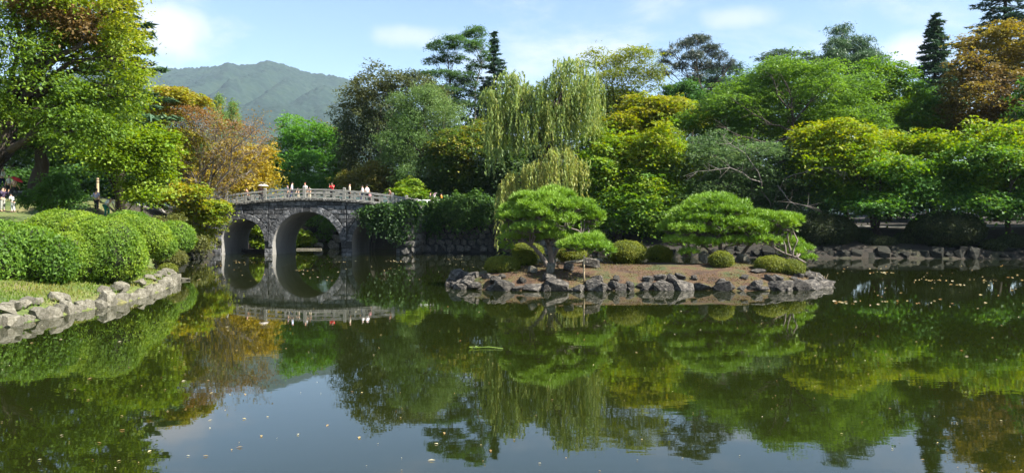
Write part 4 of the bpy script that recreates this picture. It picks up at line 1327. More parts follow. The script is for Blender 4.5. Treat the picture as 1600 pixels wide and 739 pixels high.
for (px, top, Y, ht, lab) in ((342, 152, 185, 26, 'slim pale green poplar beyond the rust coloured tree, the taller of two'), (364, 160, 190, 22, 'slim pale green poplar beyond the rust coloured tree, the shorter of two')):
    tree('poplar_tree', lab, Y, px, [([(px, top + 9, 5, 10), (px - 3, top + 24, 7, 14), (px + 3, top + 32, 7, 14), (px, top + 45, 8, 14)], kw(SOFT, n=420, cr=0.9, leaf=0.45, pal=[FRESH, PALE], sub=4))], 0.2, seed=int(px), group='poplars beyond the pond')

tree('zelkova_tree', 'thin crowned yellow green tree showing sky through it right of the willow', 98, 945,
     [([(928, 96, 20, 14), (958, 98, 28, 15), (1000, 86, 24, 11), (985, 120, 36, 18), (940, 130, 24, 18), (1015, 126, 18, 18), (965, 150, 34, 14)],
       kw(AIRY, n=1050, k=15, pal=[OLIVE, (0.1, 0.135, 0.02), (0.14, 0.16, 0.02), (0.19, 0.165, 0.02)]))], 0.26, seed=12, fork=0.55)
tree('pine_tree', 'open crowned black pine silhouetted against the sky above the wide airy tree', 100, 1066,
     [([(1090, 62, 18, 6), (1070, 72, 16, 6), (1108, 76, 16, 6), (1050, 84, 14, 6), (1085, 88, 20, 6), (1125, 88, 14, 6), (1038, 98, 10, 6), (1062, 104, 14, 6), (1100, 104, 18, 6), (1132, 104, 12, 6), (1040, 115, 9, 6), (1142, 95, 6, 4), (1085, 118, 14, 6)],
       kw(PADS, n=500, k=22, cr=0.42, leaf=0.42, asp=0.14, flat=0.1, upw=0.7, spread=1.0, pal=[(0.03, 0.04, 0.03), (0.045, 0.06, 0.035)], sub=3))], 0.26, seed=13, fork=0.7, lift=0.0, twigs=6, tw_r=0.05, mat='needle')
tree('ivy_clad_tree', 'dense dark green ivy covered tree below the black pine', 97, 1072,
     [([(1070, 150, 24, 18), (1062, 172, 24, 20), (1095, 160, 20, 18)], kw(BROAD, n=800, pal=[DEEP, (0.03, 0.08, 0.018), MID]))], 0.3, seed=14)
tree('cedar_tree', 'dark flat boughed cedar right behind the black pine', 104, 1130,
     [([(1130, 112, 30, 6), (1150, 106, 14, 4), (1105, 128, 28, 8), (1140, 130, 28, 8), (1120, 150, 34, 12)], kw(PADS, n=700, pal=[DUSK, BLUEG, (0.04, 0.07, 0.035)]))], 0.26, seed=15, lift=0.0)
tree('layered_tree', 'dark thin layered tree top peeping over the wide airy tree', 104, 1225,
     [([(1195, 92, 16, 4), (1215, 84, 20, 5), (1242, 88, 24, 6), (1262, 98, 24, 8), (1225, 105, 34, 8), (1265, 118, 30, 12)], kw(PADS, n=620, pal=[DUSK, (0.035, 0.06, 0.025)]))], 0.24, seed=16, lift=0.0)
tree('pine_tree', 'bushy green pine rising highest above the wide airy tree', 106, 1325,
     [([(1316, 52, 14, 9), (1305, 72, 18, 10), (1335, 72, 22, 10), (1355, 88, 20, 9), (1300, 95, 24, 10), (1335, 102, 38, 12), (1285, 108, 16, 9)],
       kw(PADS, n=1150, k=20, cr=0.6, leaf=0.4, asp=0.18, flat=0.2, upw=0.6, spread=0.9, pal=[(0.025, 0.05, 0.026), (0.045, 0.085, 0.035), (0.06, 0.1, 0.035)]))], 0.3, seed=17, mat='needle')
tree('broadleaf_tree', 'mid green rounded tree between the bushy pine and the dark conifer', 97, 1390,
     [([(1372, 122, 38, 26), (1402, 150, 36, 28), (1345, 150, 30, 26), (1425, 185, 36, 28), (1375, 180, 40, 28)], kw(MAPLE, n=1700, pal=[(0.035, 0.085, 0.018), (0.06, 0.125, 0.02), LIME]))], 0.3, seed=18)
conifer('fir_tree', 'dark blue green conifer standing left of the brown autumn tree', 112, 1462, 26, 215, 68, 19, [DUSK, (0.03, 0.06, 0.03), (0.045, 0.08, 0.04)], tiers=26, per=10, leafn=60, droop=0.3, width=0.6)
conifer('cedar_tree', 'tall dark cedar cut by the top right corner of the picture', 116, 1572, -75, 130, 95, 20, [DUSK, BLUEG, (0.045, 0.08, 0.05)], tiers=20, per=9, leafn=70, droop=0.15, width=0.5)
tree('autumn_tree', 'large brown and gold autumn tree at the upper right', 92, 1560,
     [([(1540, 82, 40, 34), (1582, 64, 44, 30), (1500, 135, 32, 34), (1556, 140, 54, 44), (1625, 105, 54, 52), (1490, 176, 24, 22), (1530, 195, 40, 24), (1600, 180, 50, 34)],
       kw(MAPLE, n=3000, k=15, cr=0.75, leaf=0.25, pal=[(0.07, 0.05, 0.022), (0.1, 0.078, 0.022), (0.125, 0.105, 0.022), (0.15, 0.13, 0.02)], zbias=0.25, prand=0.6))], 0.4, seed=21)

# nearer right-hand row
tree('maple_tree', 'maple with a golden yellow upper crown right of the willow', 90, 1010,
     [([(1000, 172, 32, 16), (1040, 165, 28, 13), (968, 200, 30, 18), (1060, 186, 32, 14), (1088, 182, 18, 10), (1005, 212, 50, 22)],
       kw(MAPLE, n=1900, pal=[FRESH, LIME, (0.15, 0.175, 0.018), (0.185, 0.17, 0.018)], zbias=0.2))], 0.28, seed=22)
tree('maple_tree', 'broad lime green maple hanging low over the shore behind the two pines', 79.5, 965,
     [([(945, 222, 34, 24), (990, 244, 44, 26), (1038, 222, 34, 26), (928, 265, 30, 26), (978, 292, 50, 28), (1046, 268, 38, 28), (945, 318, 36, 22), (1010, 328, 46, 20, -2), (1060, 318, 34, 22), (960, 345, 30, 12, -1), (1030, 350, 34, 12, -1), (918, 335, 24, 18)],
       kw(MAPLE, n=3000, pal=[(0.03, 0.08, 0.016), FRESH, LIME, (0.15, 0.17, 0.018)], zbias=0.22))], 0.3, seed=23)
tree('silk_tree', 'wide airy green tree with fine layered foliage on the middle of the far bank', 85, 1240,
     [([(1150, 155, 52, 28), (1240, 132, 66, 30), (1312, 142, 52, 28), (1100, 186, 38, 24), (1182, 200, 60, 24), (1272, 188, 54, 24), (1335, 180, 40, 24), (1130, 222, 48, 20), (1220, 112, 36, 14)],
       kw(AIRY, n=3300, pal=[(0.05, 0.1, 0.02), (0.075, 0.14, 0.024), (0.1, 0.16, 0.028)], zbias=0.2))], 0.32, seed=24, fork=0.55, lift=0.02, limb=0.5,
     extra=[([(1240, 300, 83), (1241, 225, 81.5), (1239, 185, 80.5), (1232, 140, 80)], 0.26, 0.05), ([(1240, 190, 80.8), (1265, 160, 80), (1300, 132, 80)], 0.13, 0.04), ([(1240, 205, 81), (1205, 195, 79.8), (1165, 170, 79.5)], 0.12, 0.04),
            ([(1240, 215, 81.2), (1190, 222, 79.6), (1140, 205, 79.2)], 0.12, 0.04), ([(1239, 175, 80.4), (1215, 150, 79.6), (1205, 118, 79.6)], 0.1, 0.03)])
tree('grey_leaved_tree', 'dusty grey green tree with pale bare boughs drooping under the wide airy tree', 78.5, 1170,
     [([(1105, 250, 42, 18), (1160, 268, 46, 16), (1235, 276, 48, 18), (1195, 302, 44, 18), (1120, 295, 40, 20), (1265, 305, 36, 18), (1095, 325, 40, 14, -1), (1165, 322, 44, 14), (1240, 326, 44, 12, -2), (1110, 225, 40, 16), (1180, 240, 50, 16), (1250, 248, 46, 16)],
       kw(AIRY, n=1900, pal=[DUSK, (0.05, 0.09, 0.032), (0.085, 0.125, 0.045)], sub=6))], 0.2, bark='greybark', seed=25, fork=0.6, lift=0.08, limb=0.55, twigs=9, tw_r=0.045,
     extra=[([(1205, 325, 77), (1190, 285, 74.5), (1140, 262, 73.2), (1090, 268, 72.6)], 0.07, 0.02), ([(1205, 325, 77), (1225, 280, 74.5), (1275, 262, 73.4), (1320, 268, 73)], 0.065, 0.02), ([(1190, 285, 74.5), (1165, 240, 73.8), (1130, 218, 73.6)], 0.055, 0.02), ([(1215, 290, 74.6), (1235, 315, 73), (1262, 322, 72.4)], 0.045, 0.018)])
tree('maple_tree', 'yellow green maple on slender dark trunks above the path between the two dark mounds', 76.5, 1374,
     [([(1262, 222, 26, 20), (1312, 212, 46, 18), (1342, 248, 48, 26), (1402, 230, 40, 20), (1440, 252, 40, 24), (1372, 286, 56, 22), (1302, 280, 40, 22), (1452, 222, 28, 16), (1430, 300, 40, 18, -3), (1360, 318, 44, 12, -3), (1300, 306, 36, 14), (1470, 285, 34, 20, -2), (1410, 265, 44, 22, -3), (1270, 255, 34, 20)],
       kw(MAPLE, n=3200, pal=[(0.035, 0.09, 0.018), FRESH, LIME, (0.155, 0.175, 0.018)], zbias=0.22))], 0.17, seed=26, stems=4, spread=2.2, buttress=1.1)
tree('maple_tree', 'yellow topped maple leaning at the right edge of the picture', 73.5, 1578,
     [([(1540, 208, 40, 18), (1592, 222, 36, 24), (1560, 252, 50, 26), (1500, 250, 30, 22), (1582, 292, 46, 22), (1512, 292, 40, 20), (1645, 245, 54, 40), (1530, 318, 36, 14, -3), (1595, 322, 40, 12, -3), (1640, 310, 50, 24, -3), (1490, 312, 26, 14), (1700, 260, 70, 50, -3), (1770, 250, 70, 56, -4)],
       kw(MAPLE, n=2900, pal=[(0.035, 0.085, 0.018), FRESH, LIME, (0.165, 0.17, 0.018)], zbias=0.25))], 0.24, seed=27, stems=2, spread=1.5)
tree('maple_tree', 'lime green maple below the dark conifer behind the front row', 95, 1460,
     [([(1450, 172, 32, 20), (1478, 196, 34, 20), (1432, 205, 34, 20)], kw(MAPLE, n=1000, pal=[FRESH, LIME]))], 0.22, seed=28)

# a closing row of trees behind, seen in the gaps
for (px, Y, spec, n, pal, sd_, lab) in (
    (60, 78, [(60, 285, 40, 18), (0, 280, 44, 20), (120, 285, 40, 18), (175, 292, 40, 16), (230, 298, 40, 16), (-60, 280, 50, 24)], 1300, [DEEP, MID], 211, 'low dark hedge of shrubs beyond the left path'),
    (30, 88, [(30, 235, 60, 40), (-40, 215, 60, 50), (70, 205, 50, 40)], 1100, [DEEP, MID], 201, 'shady tree beyond the path at the left edge'),
    (135, 84, [(135, 235, 50, 40), (180, 255, 40, 34), (110, 270, 50, 24), (165, 205, 40, 30)], 1100, [DEEP, MID, FRESH], 202, 'shady tree beyond the path behind the bright lime maple'),
    (640, 112, [(620, 200, 50, 50), (690, 200, 50, 44), (640, 260, 60, 40), (720, 180, 40, 40)], 1200, [DUSK, DEEP], 203, 'dark tree mass behind the pale feathery tree'),
    (850, 108, [(820, 200, 60, 60), (890, 200, 60, 60), (850, 260, 70, 40)], 1200, [DUSK, DEEP, MID], 204, 'dark tree behind the willow crown'),
    (965, 110, [(930, 170, 44, 26), (985, 190, 50, 40), (960, 240, 60, 50)], 1100, [DEEP, MID, OLIVE], 205, 'green tree closing the gap behind the golden topped maple'),
    (1100, 110, [(1090, 180, 50, 36), (1140, 175, 50, 34), (1110, 230, 70, 50)], 1300, [DEEP, MID, FRESH], 206, 'green tree closing the gap left of the wide airy tree'),
    (1190, 108, [(1180, 150, 50, 30), (1230, 160, 50, 36), (1200, 220, 70, 50)], 1300, [DEEP, MID, FRESH], 207, 'green tree right behind the limbs of the wide airy tree'),
    (1290, 110, [(1280, 145, 50, 30), (1330, 165, 50, 40), (1300, 225, 70, 50)], 1300, [DEEP, MID, FRESH], 208, 'green tree closing the gap right of the wide airy tree'),
    (1400, 112, [(1400, 190, 60, 50), (1450, 210, 60, 50), (1500, 200, 50, 50)], 1200, [DUSK, DEEP, MID], 209, 'dark tree below the dark conifer'),
    (1600, 108, [(1580, 200, 60, 50), (1650, 180, 60, 60)], 900, [DUSK, DEEP], 210, 'dark tree behind the brown autumn tree')):
    tree('broadleaf_tree', lab, Y, px, [(spec, kw(MAPLE, n=n, k=14, cr=1.0, leaf=0.34, pal=pal, sub=5))], 0.3, seed=sd_, group='trees closing the gaps behind')

# dark undergrowth trees closing the view under the crowns
unders = [(700, 96, 300, 30, 'dark evergreen shrub under the yellow tinged tree behind the wall'), (780, 92, 285, 34, 'dark evergreen shrub behind the hanging willow strands'), (850, 94, 300, 36, 'dark evergreen shrub right behind the willow trunk'),
          (915, 92, 300, 34, 'dark evergreen shrub between the willow and the lime maple'), (1000, 98, 300, 40, 'dark evergreen shrub behind the trunk of the lime maple'), (1080, 95, 300, 40, 'dark evergreen shrub behind the left side of the grey leaved tree'),
          (1160, 97, 305, 40, 'dark evergreen shrub behind the right side of the grey leaved tree'), (1240, 98, 300, 40, 'dark evergreen shrub above the wide dark mound'), (1320, 99, 300, 42, 'dark evergreen shrub beyond the path left of the slender trunks'),
          (1400, 99, 300, 42, 'dark evergreen shrub beyond the path right of the slender trunks'), (1480, 99, 300, 42, 'dark evergreen shrub above the tall dark mound'), (1560, 97, 300, 42, 'dark evergreen shrub behind the leaning maple trunk'), (1640, 96, 300, 44, 'dark evergreen shrub outside the right edge')]
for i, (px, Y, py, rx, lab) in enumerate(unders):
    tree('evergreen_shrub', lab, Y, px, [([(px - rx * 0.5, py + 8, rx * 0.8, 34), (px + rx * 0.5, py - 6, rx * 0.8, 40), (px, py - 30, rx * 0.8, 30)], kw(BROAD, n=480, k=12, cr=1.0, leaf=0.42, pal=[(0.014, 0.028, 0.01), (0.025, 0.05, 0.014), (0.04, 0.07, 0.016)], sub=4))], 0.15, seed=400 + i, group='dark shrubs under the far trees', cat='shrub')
# trees beyond the right edge whose shade falls on the far bank
for (x, y, h, lab) in ((58, 80, 19, 'tall dark green tree just outside the right edge above the bank'), (66, 72, 18, 'tall dark green tree further outside the right edge by the water')):
    px = x / y * F + 800
    rr = 6.5 * F / y
    zt = CAM_H + 0
    def pyz(z): return 352 - (z - CAM_H) * F / y
    tree('broadleaf_tree', lab, y, px, [([(px, pyz(h - 3), rr * 0.7, 3 * F / y), (px - rr * 0.5, pyz(h - 7), rr * 0.6, 3.4 * F / y), (px + rr * 0.5, pyz(h - 7), rr * 0.6, 3.4 * F / y), (px, pyz(h - 11), rr * 0.8, 3.4 * F / y)], kw(BROAD, n=1500, cr=0.9, leaf=0.4, pal=[DEEP, MID], sub=5))], 0.35, seed=int(x))

# ------------------------------------------------------------------ the willow
def build_willow():
    r = rng(81)
    Y = 76.0
    bx = (848 - 800) / F * Y
    base = np.array((bx, Y + 3.5, g1(bx, Y + 3.5)))
    root = empty('willow_tree', base, 'tall weeping willow trailing long strands behind the narrow pine', 'tree')
    spec = [(895, 105, 36, 14, 72), (920, 128, 24, 12, 75), (868, 125, 20, 12, 55), (905, 150, 32, 12, 62), (798, 126, 32, 12, 60), (768, 148, 16, 10, 75), (822, 140, 16, 10, 50), (785, 175, 22, 12, 70), (815, 184, 22, 10, 55),
            (765, 205, 13, 10, 68), (858, 172, 20, 10, 52), (926, 165, 15, 10, 52), (890, 185, 26, 10, 45), (872, 242, 32, 12, 62), (902, 258, 17, 10, 55), (842, 262, 26, 10, 75), (808, 276, 22, 9, 85), (788, 290, 6, 6, 96), (798, 286, 8, 6, 60), (838, 146, 22, 10, 80), (846, 185, 22, 10, 60), (824, 166, 22, 10, 75), (806, 150, 24, 12, 85), (858, 140, 18, 10, 75), (880, 170, 20, 10, 70)]
    mb = MB()
    t0 = PX(858, 330, Y + 2.5); t1 = PX(862, 240, Y + 1.0); t2 = PX(868, 170, Y); t3 = PX(892, 112, Y)
    mb.tube([base - (0, 0, 0.4), t0, t1, t2, t3], [0.55, 0.42, 0.34, 0.22, 0.06], 9)
    mb.tube([t1, PX(835, 200, Y + 0.5), PX(808, 140, Y)], [0.28, 0.18, 0.05], 7)
    trunk_pts = [t0, t1, t2, t3, PX(835, 200, Y + 0.5), PX(808, 140, Y)]
    Cs, Ns, Ds, Ls, cols = [], [], [], [], []
    for (px, py, rx, ry, ln) in spec:
        c = PX(px, py, Y + r.uniform(-1.6, 1.2)); q = np.array((rx, rx * 0.95, ry)) * Y / F
        s = min(trunk_pts, key=lambda p: np.linalg.norm(p - c + np.array((0, 0, 1.0))))
        mb.tube(bend(s, c, r, 0.15, 5, 0.08), [0.13, 0.1, 0.08, 0.05, 0.03], 6, cap=False)
        m = int(14 + rx * 2.0)
        anchors = []
        yellow = 0.35 if py > 230 else 0.0
        for _ in range(m):
            u = r.normal(size=3); u[2] = abs(u[2]); u /= np.linalg.norm(u)
            p = c + u * q * r.uniform(0.55, 1.0)
            if anchors and r.random() < 0.65:                 # strands hang in bunches from the same twig
                p = anchors[r.integers(len(anchors))] + r.normal(size=3) * 0.22
            else: anchors.append(p)
            out = np.array((u[0], u[1], 0)); 
            L = ln * Y / F * r.uniform(0.25, 1.15)
            k = int(L / 0.13)
            t = np.linspace(0, 1, k)
            sway = r.normal(size=2) * 0.055
            o0 = min(1.0, L * 0.25) * r.uniform(0.3, 1)
            pos = p + out * (o0 * (1 - np.exp(-t * 5)))[:, None]
            pos[:, 2] += 0.35 * np.sin(np.minimum(t * 6, math.pi)) * o0 - L * t
            pos[:, 0] += sway[0] * L * t + 0.05 * np.sin(t * 9 + r.uniform(0, 6)); pos[:, 1] += sway[1] * L * t
            pos += r.normal(size=(k, 3)) * np.array((0.06, 0.06, 0.03))
            keep = r.random(k) < 0.92
            pos = pos[keep]; k = len(pos)
            Cs.append(pos)
            a = r.uniform(0, 6.28, k)
            Ds.append(nrm(np.stack([np.cos(a) * 0.45, np.sin(a) * 0.45, -np.ones(k)], 1)))
            Ns.append(nrm(np.stack([np.cos(a + 0.6), np.sin(a + 0.6), np.full(k, 0.35)], 1) + r.normal(size=(k, 3)) * 0.25))
            Ls.append(r.uniform(0.26, 0.42, k))
            v = np.full(k, r.uniform(0, 1)) * 0.7 + r.random(k) * 0.3 + yellow
            cols.append(palette([(0.07, 0.112, 0.034), (0.105, 0.152, 0.042), (0.15, 0.185, 0.048), (0.185, 0.19, 0.05)], v) * r.uniform(0.8, 1.2, (k, 1)))
    C, Nn, D, L, cl = (np.concatenate(a) for a in (Cs, Ns, Ds, Ls, cols))
    link('crown', crown_mesh([leaf_arrays(C - base, Nn, D, L, L * 0.32, cl, True)], M['leaf']), root)
    mb.v = [tuple(np.array(v) - base) for v in mb.v]
    mb.build('trunk', M['bark'], root, True)
build_willow()

# ------------------------------------------------------------------ left side trees
tree('zelkova_tree', 'huge yellow green zelkova filling the upper left corner', 44, -70,
     [([(30, 70, 80, 46), (125, 40, 60, 46), (178, 108, 42, 40), (60, 140, 74, 40), (150, 168, 50, 36), (196, 55, 26, 32), (10, -40, 110, 60), (125, -60, 90, 60), (0, 190, 70, 36), (210, 150, 26, 26), (190, 15, 26, 40), (-110, 60, 110, 100), (225, 108, 14, 10), (120, 205, 60, 26), (-60, 170, 90, 60)],
       kw(BROAD, n=5600, k=15, cr=0.62, leaf=0.2, asp=0.5, flat=0.75, upw=0.75, droop=0.45, pal=[(0.06, 0.11, 0.016), (0.11, 0.16, 0.018), (0.16, 0.185, 0.02), (0.21, 0.19, 0.022)], zbias=0.3)),
      ([(92, 28, 46, 18), (112, 52, 34, 14), (60, 10, 40, 14)], kw(BROAD, n=520, k=15, cr=0.6, leaf=0.2, flat=0.75, upw=0.75, droop=0.4, pal=[(0.09, 0.06, 0.026), (0.115, 0.078, 0.028), (0.13, 0.1, 0.028)]))], 0.55, seed=91, fork=0.5)
tree('broadleaf_tree', 'shady dark green tree with the thick black trunk beside the path', 62, 64,
     [([(62, 195, 70, 30), (130, 220, 52, 28), (0, 220, 56, 26), (185, 205, 36, 30), (95, 170, 60, 30), (-60, 190, 60, 40)], kw(MAPLE, n=2300, k=14, cr=0.7, leaf=0.22, pal=[DEEP, (0.035, 0.075, 0.016), MID]))], 0.75, seed=92, fork=0.7, limb=0.3, buttress=1.2)
conifer('fir_tree', 'dark conifer poking its pointed boughs out behind the yellow green zelkova', 60, 185, -60, 190, 78, 93, [DUSK, (0.03, 0.065, 0.03), (0.05, 0.09, 0.035)], tiers=16, per=8, leafn=60, droop=0.15)
tree('maple_tree', 'bright lime green maple above the bending visitors', 54, 205,
     [([(215, 230, 34, 26), (188, 248, 40, 18), (236, 266, 28, 24), (158, 238, 30, 14), (222, 298, 22, 14), (250, 225, 20, 22), (180, 215, 36, 22)],
       kw(MAPLE, n=2300, cr=0.6, leaf=0.18, pal=[FRESH, LIME, (0.15, 0.19, 0.02)]))], 0.14, seed=94, stems=2, spread=1.0)
tree('leafy_shrub', 'upright dark green leafy shrub rising above the mounds beside the path', 46, 84,
     [([(82, 300, 24, 16), (62, 314, 20, 12), (108, 312, 20, 12), (92, 285, 16, 12)], kw(BROAD, n=900, k=11, cr=0.4, leaf=0.17, asp=0.6, pal=[DEEP, MID, (0.06, 0.13, 0.022)]))], 0.05, seed=95, stems=4, spread=0.8, cat='shrub')


def build_rust_tree():
    """Fan of bare stems from one foot, thin rust and yellow leaves at the tips."""
    r = rng(96)
    Y = 75.0
    foot = PX(300, 305, Y); bz = g1(foot[0], Y); base = np.array((foot[0], Y, bz))
    root = empty('cherry_tree', base, 'half bare rust and yellow tree fanning many stems beside the left end of the bridge', 'tree')
    mb = MB(); tips = []
    ends = [(250, 190), (270, 165), (290, 175), (305, 170), (325, 178), (345, 175), (365, 185), (388, 195), (405, 190), (415, 212), (410, 235), (395, 255), (265, 215), (285, 200), (340, 200), (370, 215), (315, 195), (240, 220)]
    for (ex, ey) in ends:
        e = PX(ex, ey, Y + r.uniform(-3.2, 3.2))
        s = base + np.array((r.uniform(-0.5, 0.5), r.uniform(-0.4, 0.4), -0.2))
        pts = bend(s, e, r, 0.06, 8, 0.05)
        mb.tube(pts, list(np.linspace(0.13, 0.02, 8)), 6, cap=False)
        for i in (2, 3, 4, 5, 6):
            for _ in range(3):
                d = nrm((pts[7] - pts[i]) + r.normal(size=3) * 2.2 * np.array((1, 1, 0.6)))
                L = r.uniform(1.2, 3.2)
                q = bend(pts[i], pts[i] + d * L, r, 0.05, 4, 0.08)
                mb.tube(q, [0.035, 0.025, 0.018, 0.008], 4, cap=False)
                for _ in range(3):
                    d2 = nrm(d + r.normal(size=3) * 0.7)
                    q2 = [q[2], q[2] + d2 * r.uniform(0.5, 1.1), q[2] + d2 * r.uniform(1.1, 1.7)]
                    mb.tube(q2, [0.016, 0.012, 0.006], 3, cap=False)
                    tips += [q2[1], q2[2]]
    tips = np.array(tips)
    k = 5
    rep = np.repeat(np.arange(len(tips)), k)
    pos = tips[rep] + r.normal(size=(len(rep), 3)) * 0.28
    ln = nrm(r.normal(size=(len(rep), 3)) * 0.6 + np.array((0, 0, 0.8))); dd = rand_dir(r, len(rep))
    L = r.uniform(0.12, 0.24, len(rep))
    v = 0.5 + 0.5 * wob3(tips, 0.4, r)[rep] + r.normal(size=len(rep)) * 0.18
    cl = palette([(0.11, 0.072, 0.028), (0.135, 0.092, 0.028), (0.15, 0.125, 0.026), (0.125, 0.14, 0.022)], v)
    parts = [leaf_arrays(pos, ln, dd, L, L * 0.6, cl, True)]
    lb = lobes_at([(262, 150, 34, 13), (298, 158, 30, 10), (250, 178, 30, 16), (285, 215, 36, 16), (272, 245, 30, 18)], Y, r)
    parts.append(crown_arrays(lb, r, tri=True, **kw(MAPLE, n=900, cr=0.65, leaf=0.2, pal=[LIME, (0.145, 0.165, 0.018), (0.18, 0.165, 0.018), (0.17, 0.11, 0.03)], zbias=-0.1))[0])
    lb = lobes_at([(320, 190, 46, 14), (365, 200, 40, 14), (395, 215, 24, 14), (305, 178, 30, 12)], Y, r)
    parts.append(crown_arrays(lb, r, tri=True, **kw(AIRY, n=330, k=12, cr=0.7, leaf=0.18, pal=[(0.11, 0.065, 0.028), (0.14, 0.08, 0.03), (0.16, 0.105, 0.03)]))[0])
    link('crown', crown_mesh([(V - base, a, b) for V, a, b in parts], M['leaf']), root)
    mb.v = [tuple(np.array(v) - base) for v in mb.v]
    mb.build('trunk', M['greybark'], root, True)
build_rust_tree()
tree('maple_tree', 'small yellow green maple leaning its branches over the left arch', 70, 300,
     [([(300, 330, 26, 14), (325, 318, 22, 9), (335, 340, 20, 9), (285, 345, 22, 16), (345, 322, 14, 6), (305, 362, 24, 16), (280, 305, 24, 18), (312, 300, 16, 10)],
       kw(MAPLE, n=1700, k=13, cr=0.5, leaf=0.19, pal=[OLIVE, (0.1, 0.14, 0.02), LIME, (0.15, 0.17, 0.018), YEL], prand=0.6))], 0.1, bark='greybark', seed=97, stems=3, spread=1.6, base_y=70.5)
tree('wild_shrub', 'tangled olive shrub over the water between the left bank and the bridge foot', 66, 285,
     [([(285, 378, 26, 16), (310, 385, 18, 12), (265, 360, 24, 18)], kw(BROAD, n=900, k=12, cr=0.45, leaf=0.17, pal=[(0.04, 0.05, 0.014), OLIVE, (0.09, 0.11, 0.022)]))], 0.05, bark='greybark', seed=98, stems=4, spread=1.2, cat='shrub', base_y=67)
tree('broadleaf_tree', 'green bushy tree filling the gap behind the rust coloured tree', 96, 250,
     [([(250, 240, 60, 40), (300, 262, 40, 30), (200, 220, 60, 50), (330, 285, 40, 20), (150, 200, 80, 60)], kw(BROAD, n=2000, cr=0.9, leaf=0.3, pal=[DEEP, MID, FRESH, (0.14, 0.13, 0.02)]))], 0.3, seed=99)
# greenery beyond the arches
tree('waterside_shrub', 'sunlit yellow green bush on the far side of the channel seen through the left arch', 97, 400,
     [([(398, 372, 22, 14), (392, 350, 24, 16), (410, 380, 18, 10), (405, 352, 20, 16)], kw(MAPLE, n=600, cr=0.5, leaf=0.24, pal=[FRESH, LIME, (0.16, 0.19, 0.02)]))], 0.06, seed=101, stems=3, spread=0.6, cat='shrub')
tree('waterside_shrub', 'sunlit bush at the water seen at the left side of the middle arch', 97.5, 472,
     [([(474, 370, 13, 10), (468, 378, 12, 7), (480, 377, 8, 6)], kw(MAPLE, n=300, cr=0.45, leaf=0.22, pal=[FRESH, LIME, (0.16, 0.18, 0.02)]))], 0.05, seed=102, stems=3, spread=0.4, cat='shrub')
tree('waterside_shrub', 'leafy shrub trailing over the rocks at the top of the middle arch', 99.5, 500,
     [([(492, 344, 18, 10), (515, 355, 16, 10), (505, 366, 14, 8), (480, 335, 20, 12), (530, 335, 20, 12)], kw(BROAD, n=520, cr=0.45, leaf=0.22, pal=[MID, FRESH, LIME]))], 0.05, seed=103, stems=3, spread=0.8, cat='shrub')

# ivy and shrubs spilling over the wall
def ivy(label, spec, Y, n, pal, seed, base_px, hang=0.5):
    r = rng(seed)
    lb = lobes_at(spec, Y, r, 0.15)
    lb = [(c, q * np.array((1, 0.42, 1)) * r.uniform(0.75, 1.2)) for c, q in lb]
    b = PX(base_px, 318, Y + 0.8)
    root = empty('ivy', b, label, 'ivy', 'climbers on the stone wall')
    arr, Pc = crown_arrays([(c - b, q) for c, q in lb], r, **kw(BROAD, n=n, k=10, cr=0.5, leaf=0.22, asp=0.8, tri=True, flat=0.5, upw=0.35, droop=0.7, pal=pal, sub=9, shell=0.4, bottom=0.9))
    # trailing ends
    m = n // 9
    s = Pc[r.integers(0, len(Pc), m)]
    Cs = []
    for p in s:
        L = r.uniform(0.3, 1.3); k = int(L / 0.12)
        q = p + np.stack([r.normal(size=k) * 0.06, -np.abs(r.normal(size=k)) * 0.06, -np.linspace(0, L, k)], 1); Cs.append(q)
    C = np.concatenate(Cs); k = len(C)
    a2 = leaf_arrays(C, nrm(np.array((0, -0.7, 0.5)) + r.normal(size=(k, 3)) * 0.5), nrm(np.array((0, 0, -1)) + r.normal(size=(k, 3)) * 0.5), r.uniform(0.12, 0.22, k), r.uniform(0.09, 0.16, k), palette(pal, r.random(k)), True)
    link('leaves', crown_mesh([arr, a2], M['leaf'], 'leaves'), root)
    mb = MB()
    for c, q in lb:
        mb.tube(bend((0, 0.3, 0), c - b, r, 0.1, 5, 0.1), [0.05, 0.04, 0.03, 0.02, 0.01], 5, cap=False)
    mb.build('stems', M['bark'], root, True)
ivy('bright ivy tumbling over the right arch of the bridge', [(582, 327, 16, 5), (606, 326, 18, 7), (572, 338, 9, 7), (600, 342, 16, 8), (624, 336, 16, 11), (634, 321, 14, 7), (645, 328, 11, 9, 0.6), (642, 348, 11, 11, 0.6), (585, 350, 9, 6), (562, 331, 6, 4), (612, 358, 11, 8), (628, 362, 9, 9)], 77.7, 900, [DUSK, DEEP, MID, FRESH], 111, 610)
ivy('dark ivy curtain hanging on the wall under the white guard rail', [(642, 328, 20, 10), (665, 328, 24, 9), (690, 334, 22, 13), (655, 344, 16, 8), (685, 327, 24, 9), (676, 350, 10, 8)], 83.5, 900, [DUSK, DEEP, MID, FRESH], 112, 660)
ivy('leafy shrub bulging over the wall end beside the willow', [(715, 322, 24, 13), (745, 315, 26, 12), (722, 342, 16, 14), (770, 318, 20, 12), (748, 334, 18, 10)], 82.9, 1050, [DUSK, DEEP, MID, (0.08, 0.12, 0.03)], 113, 740)

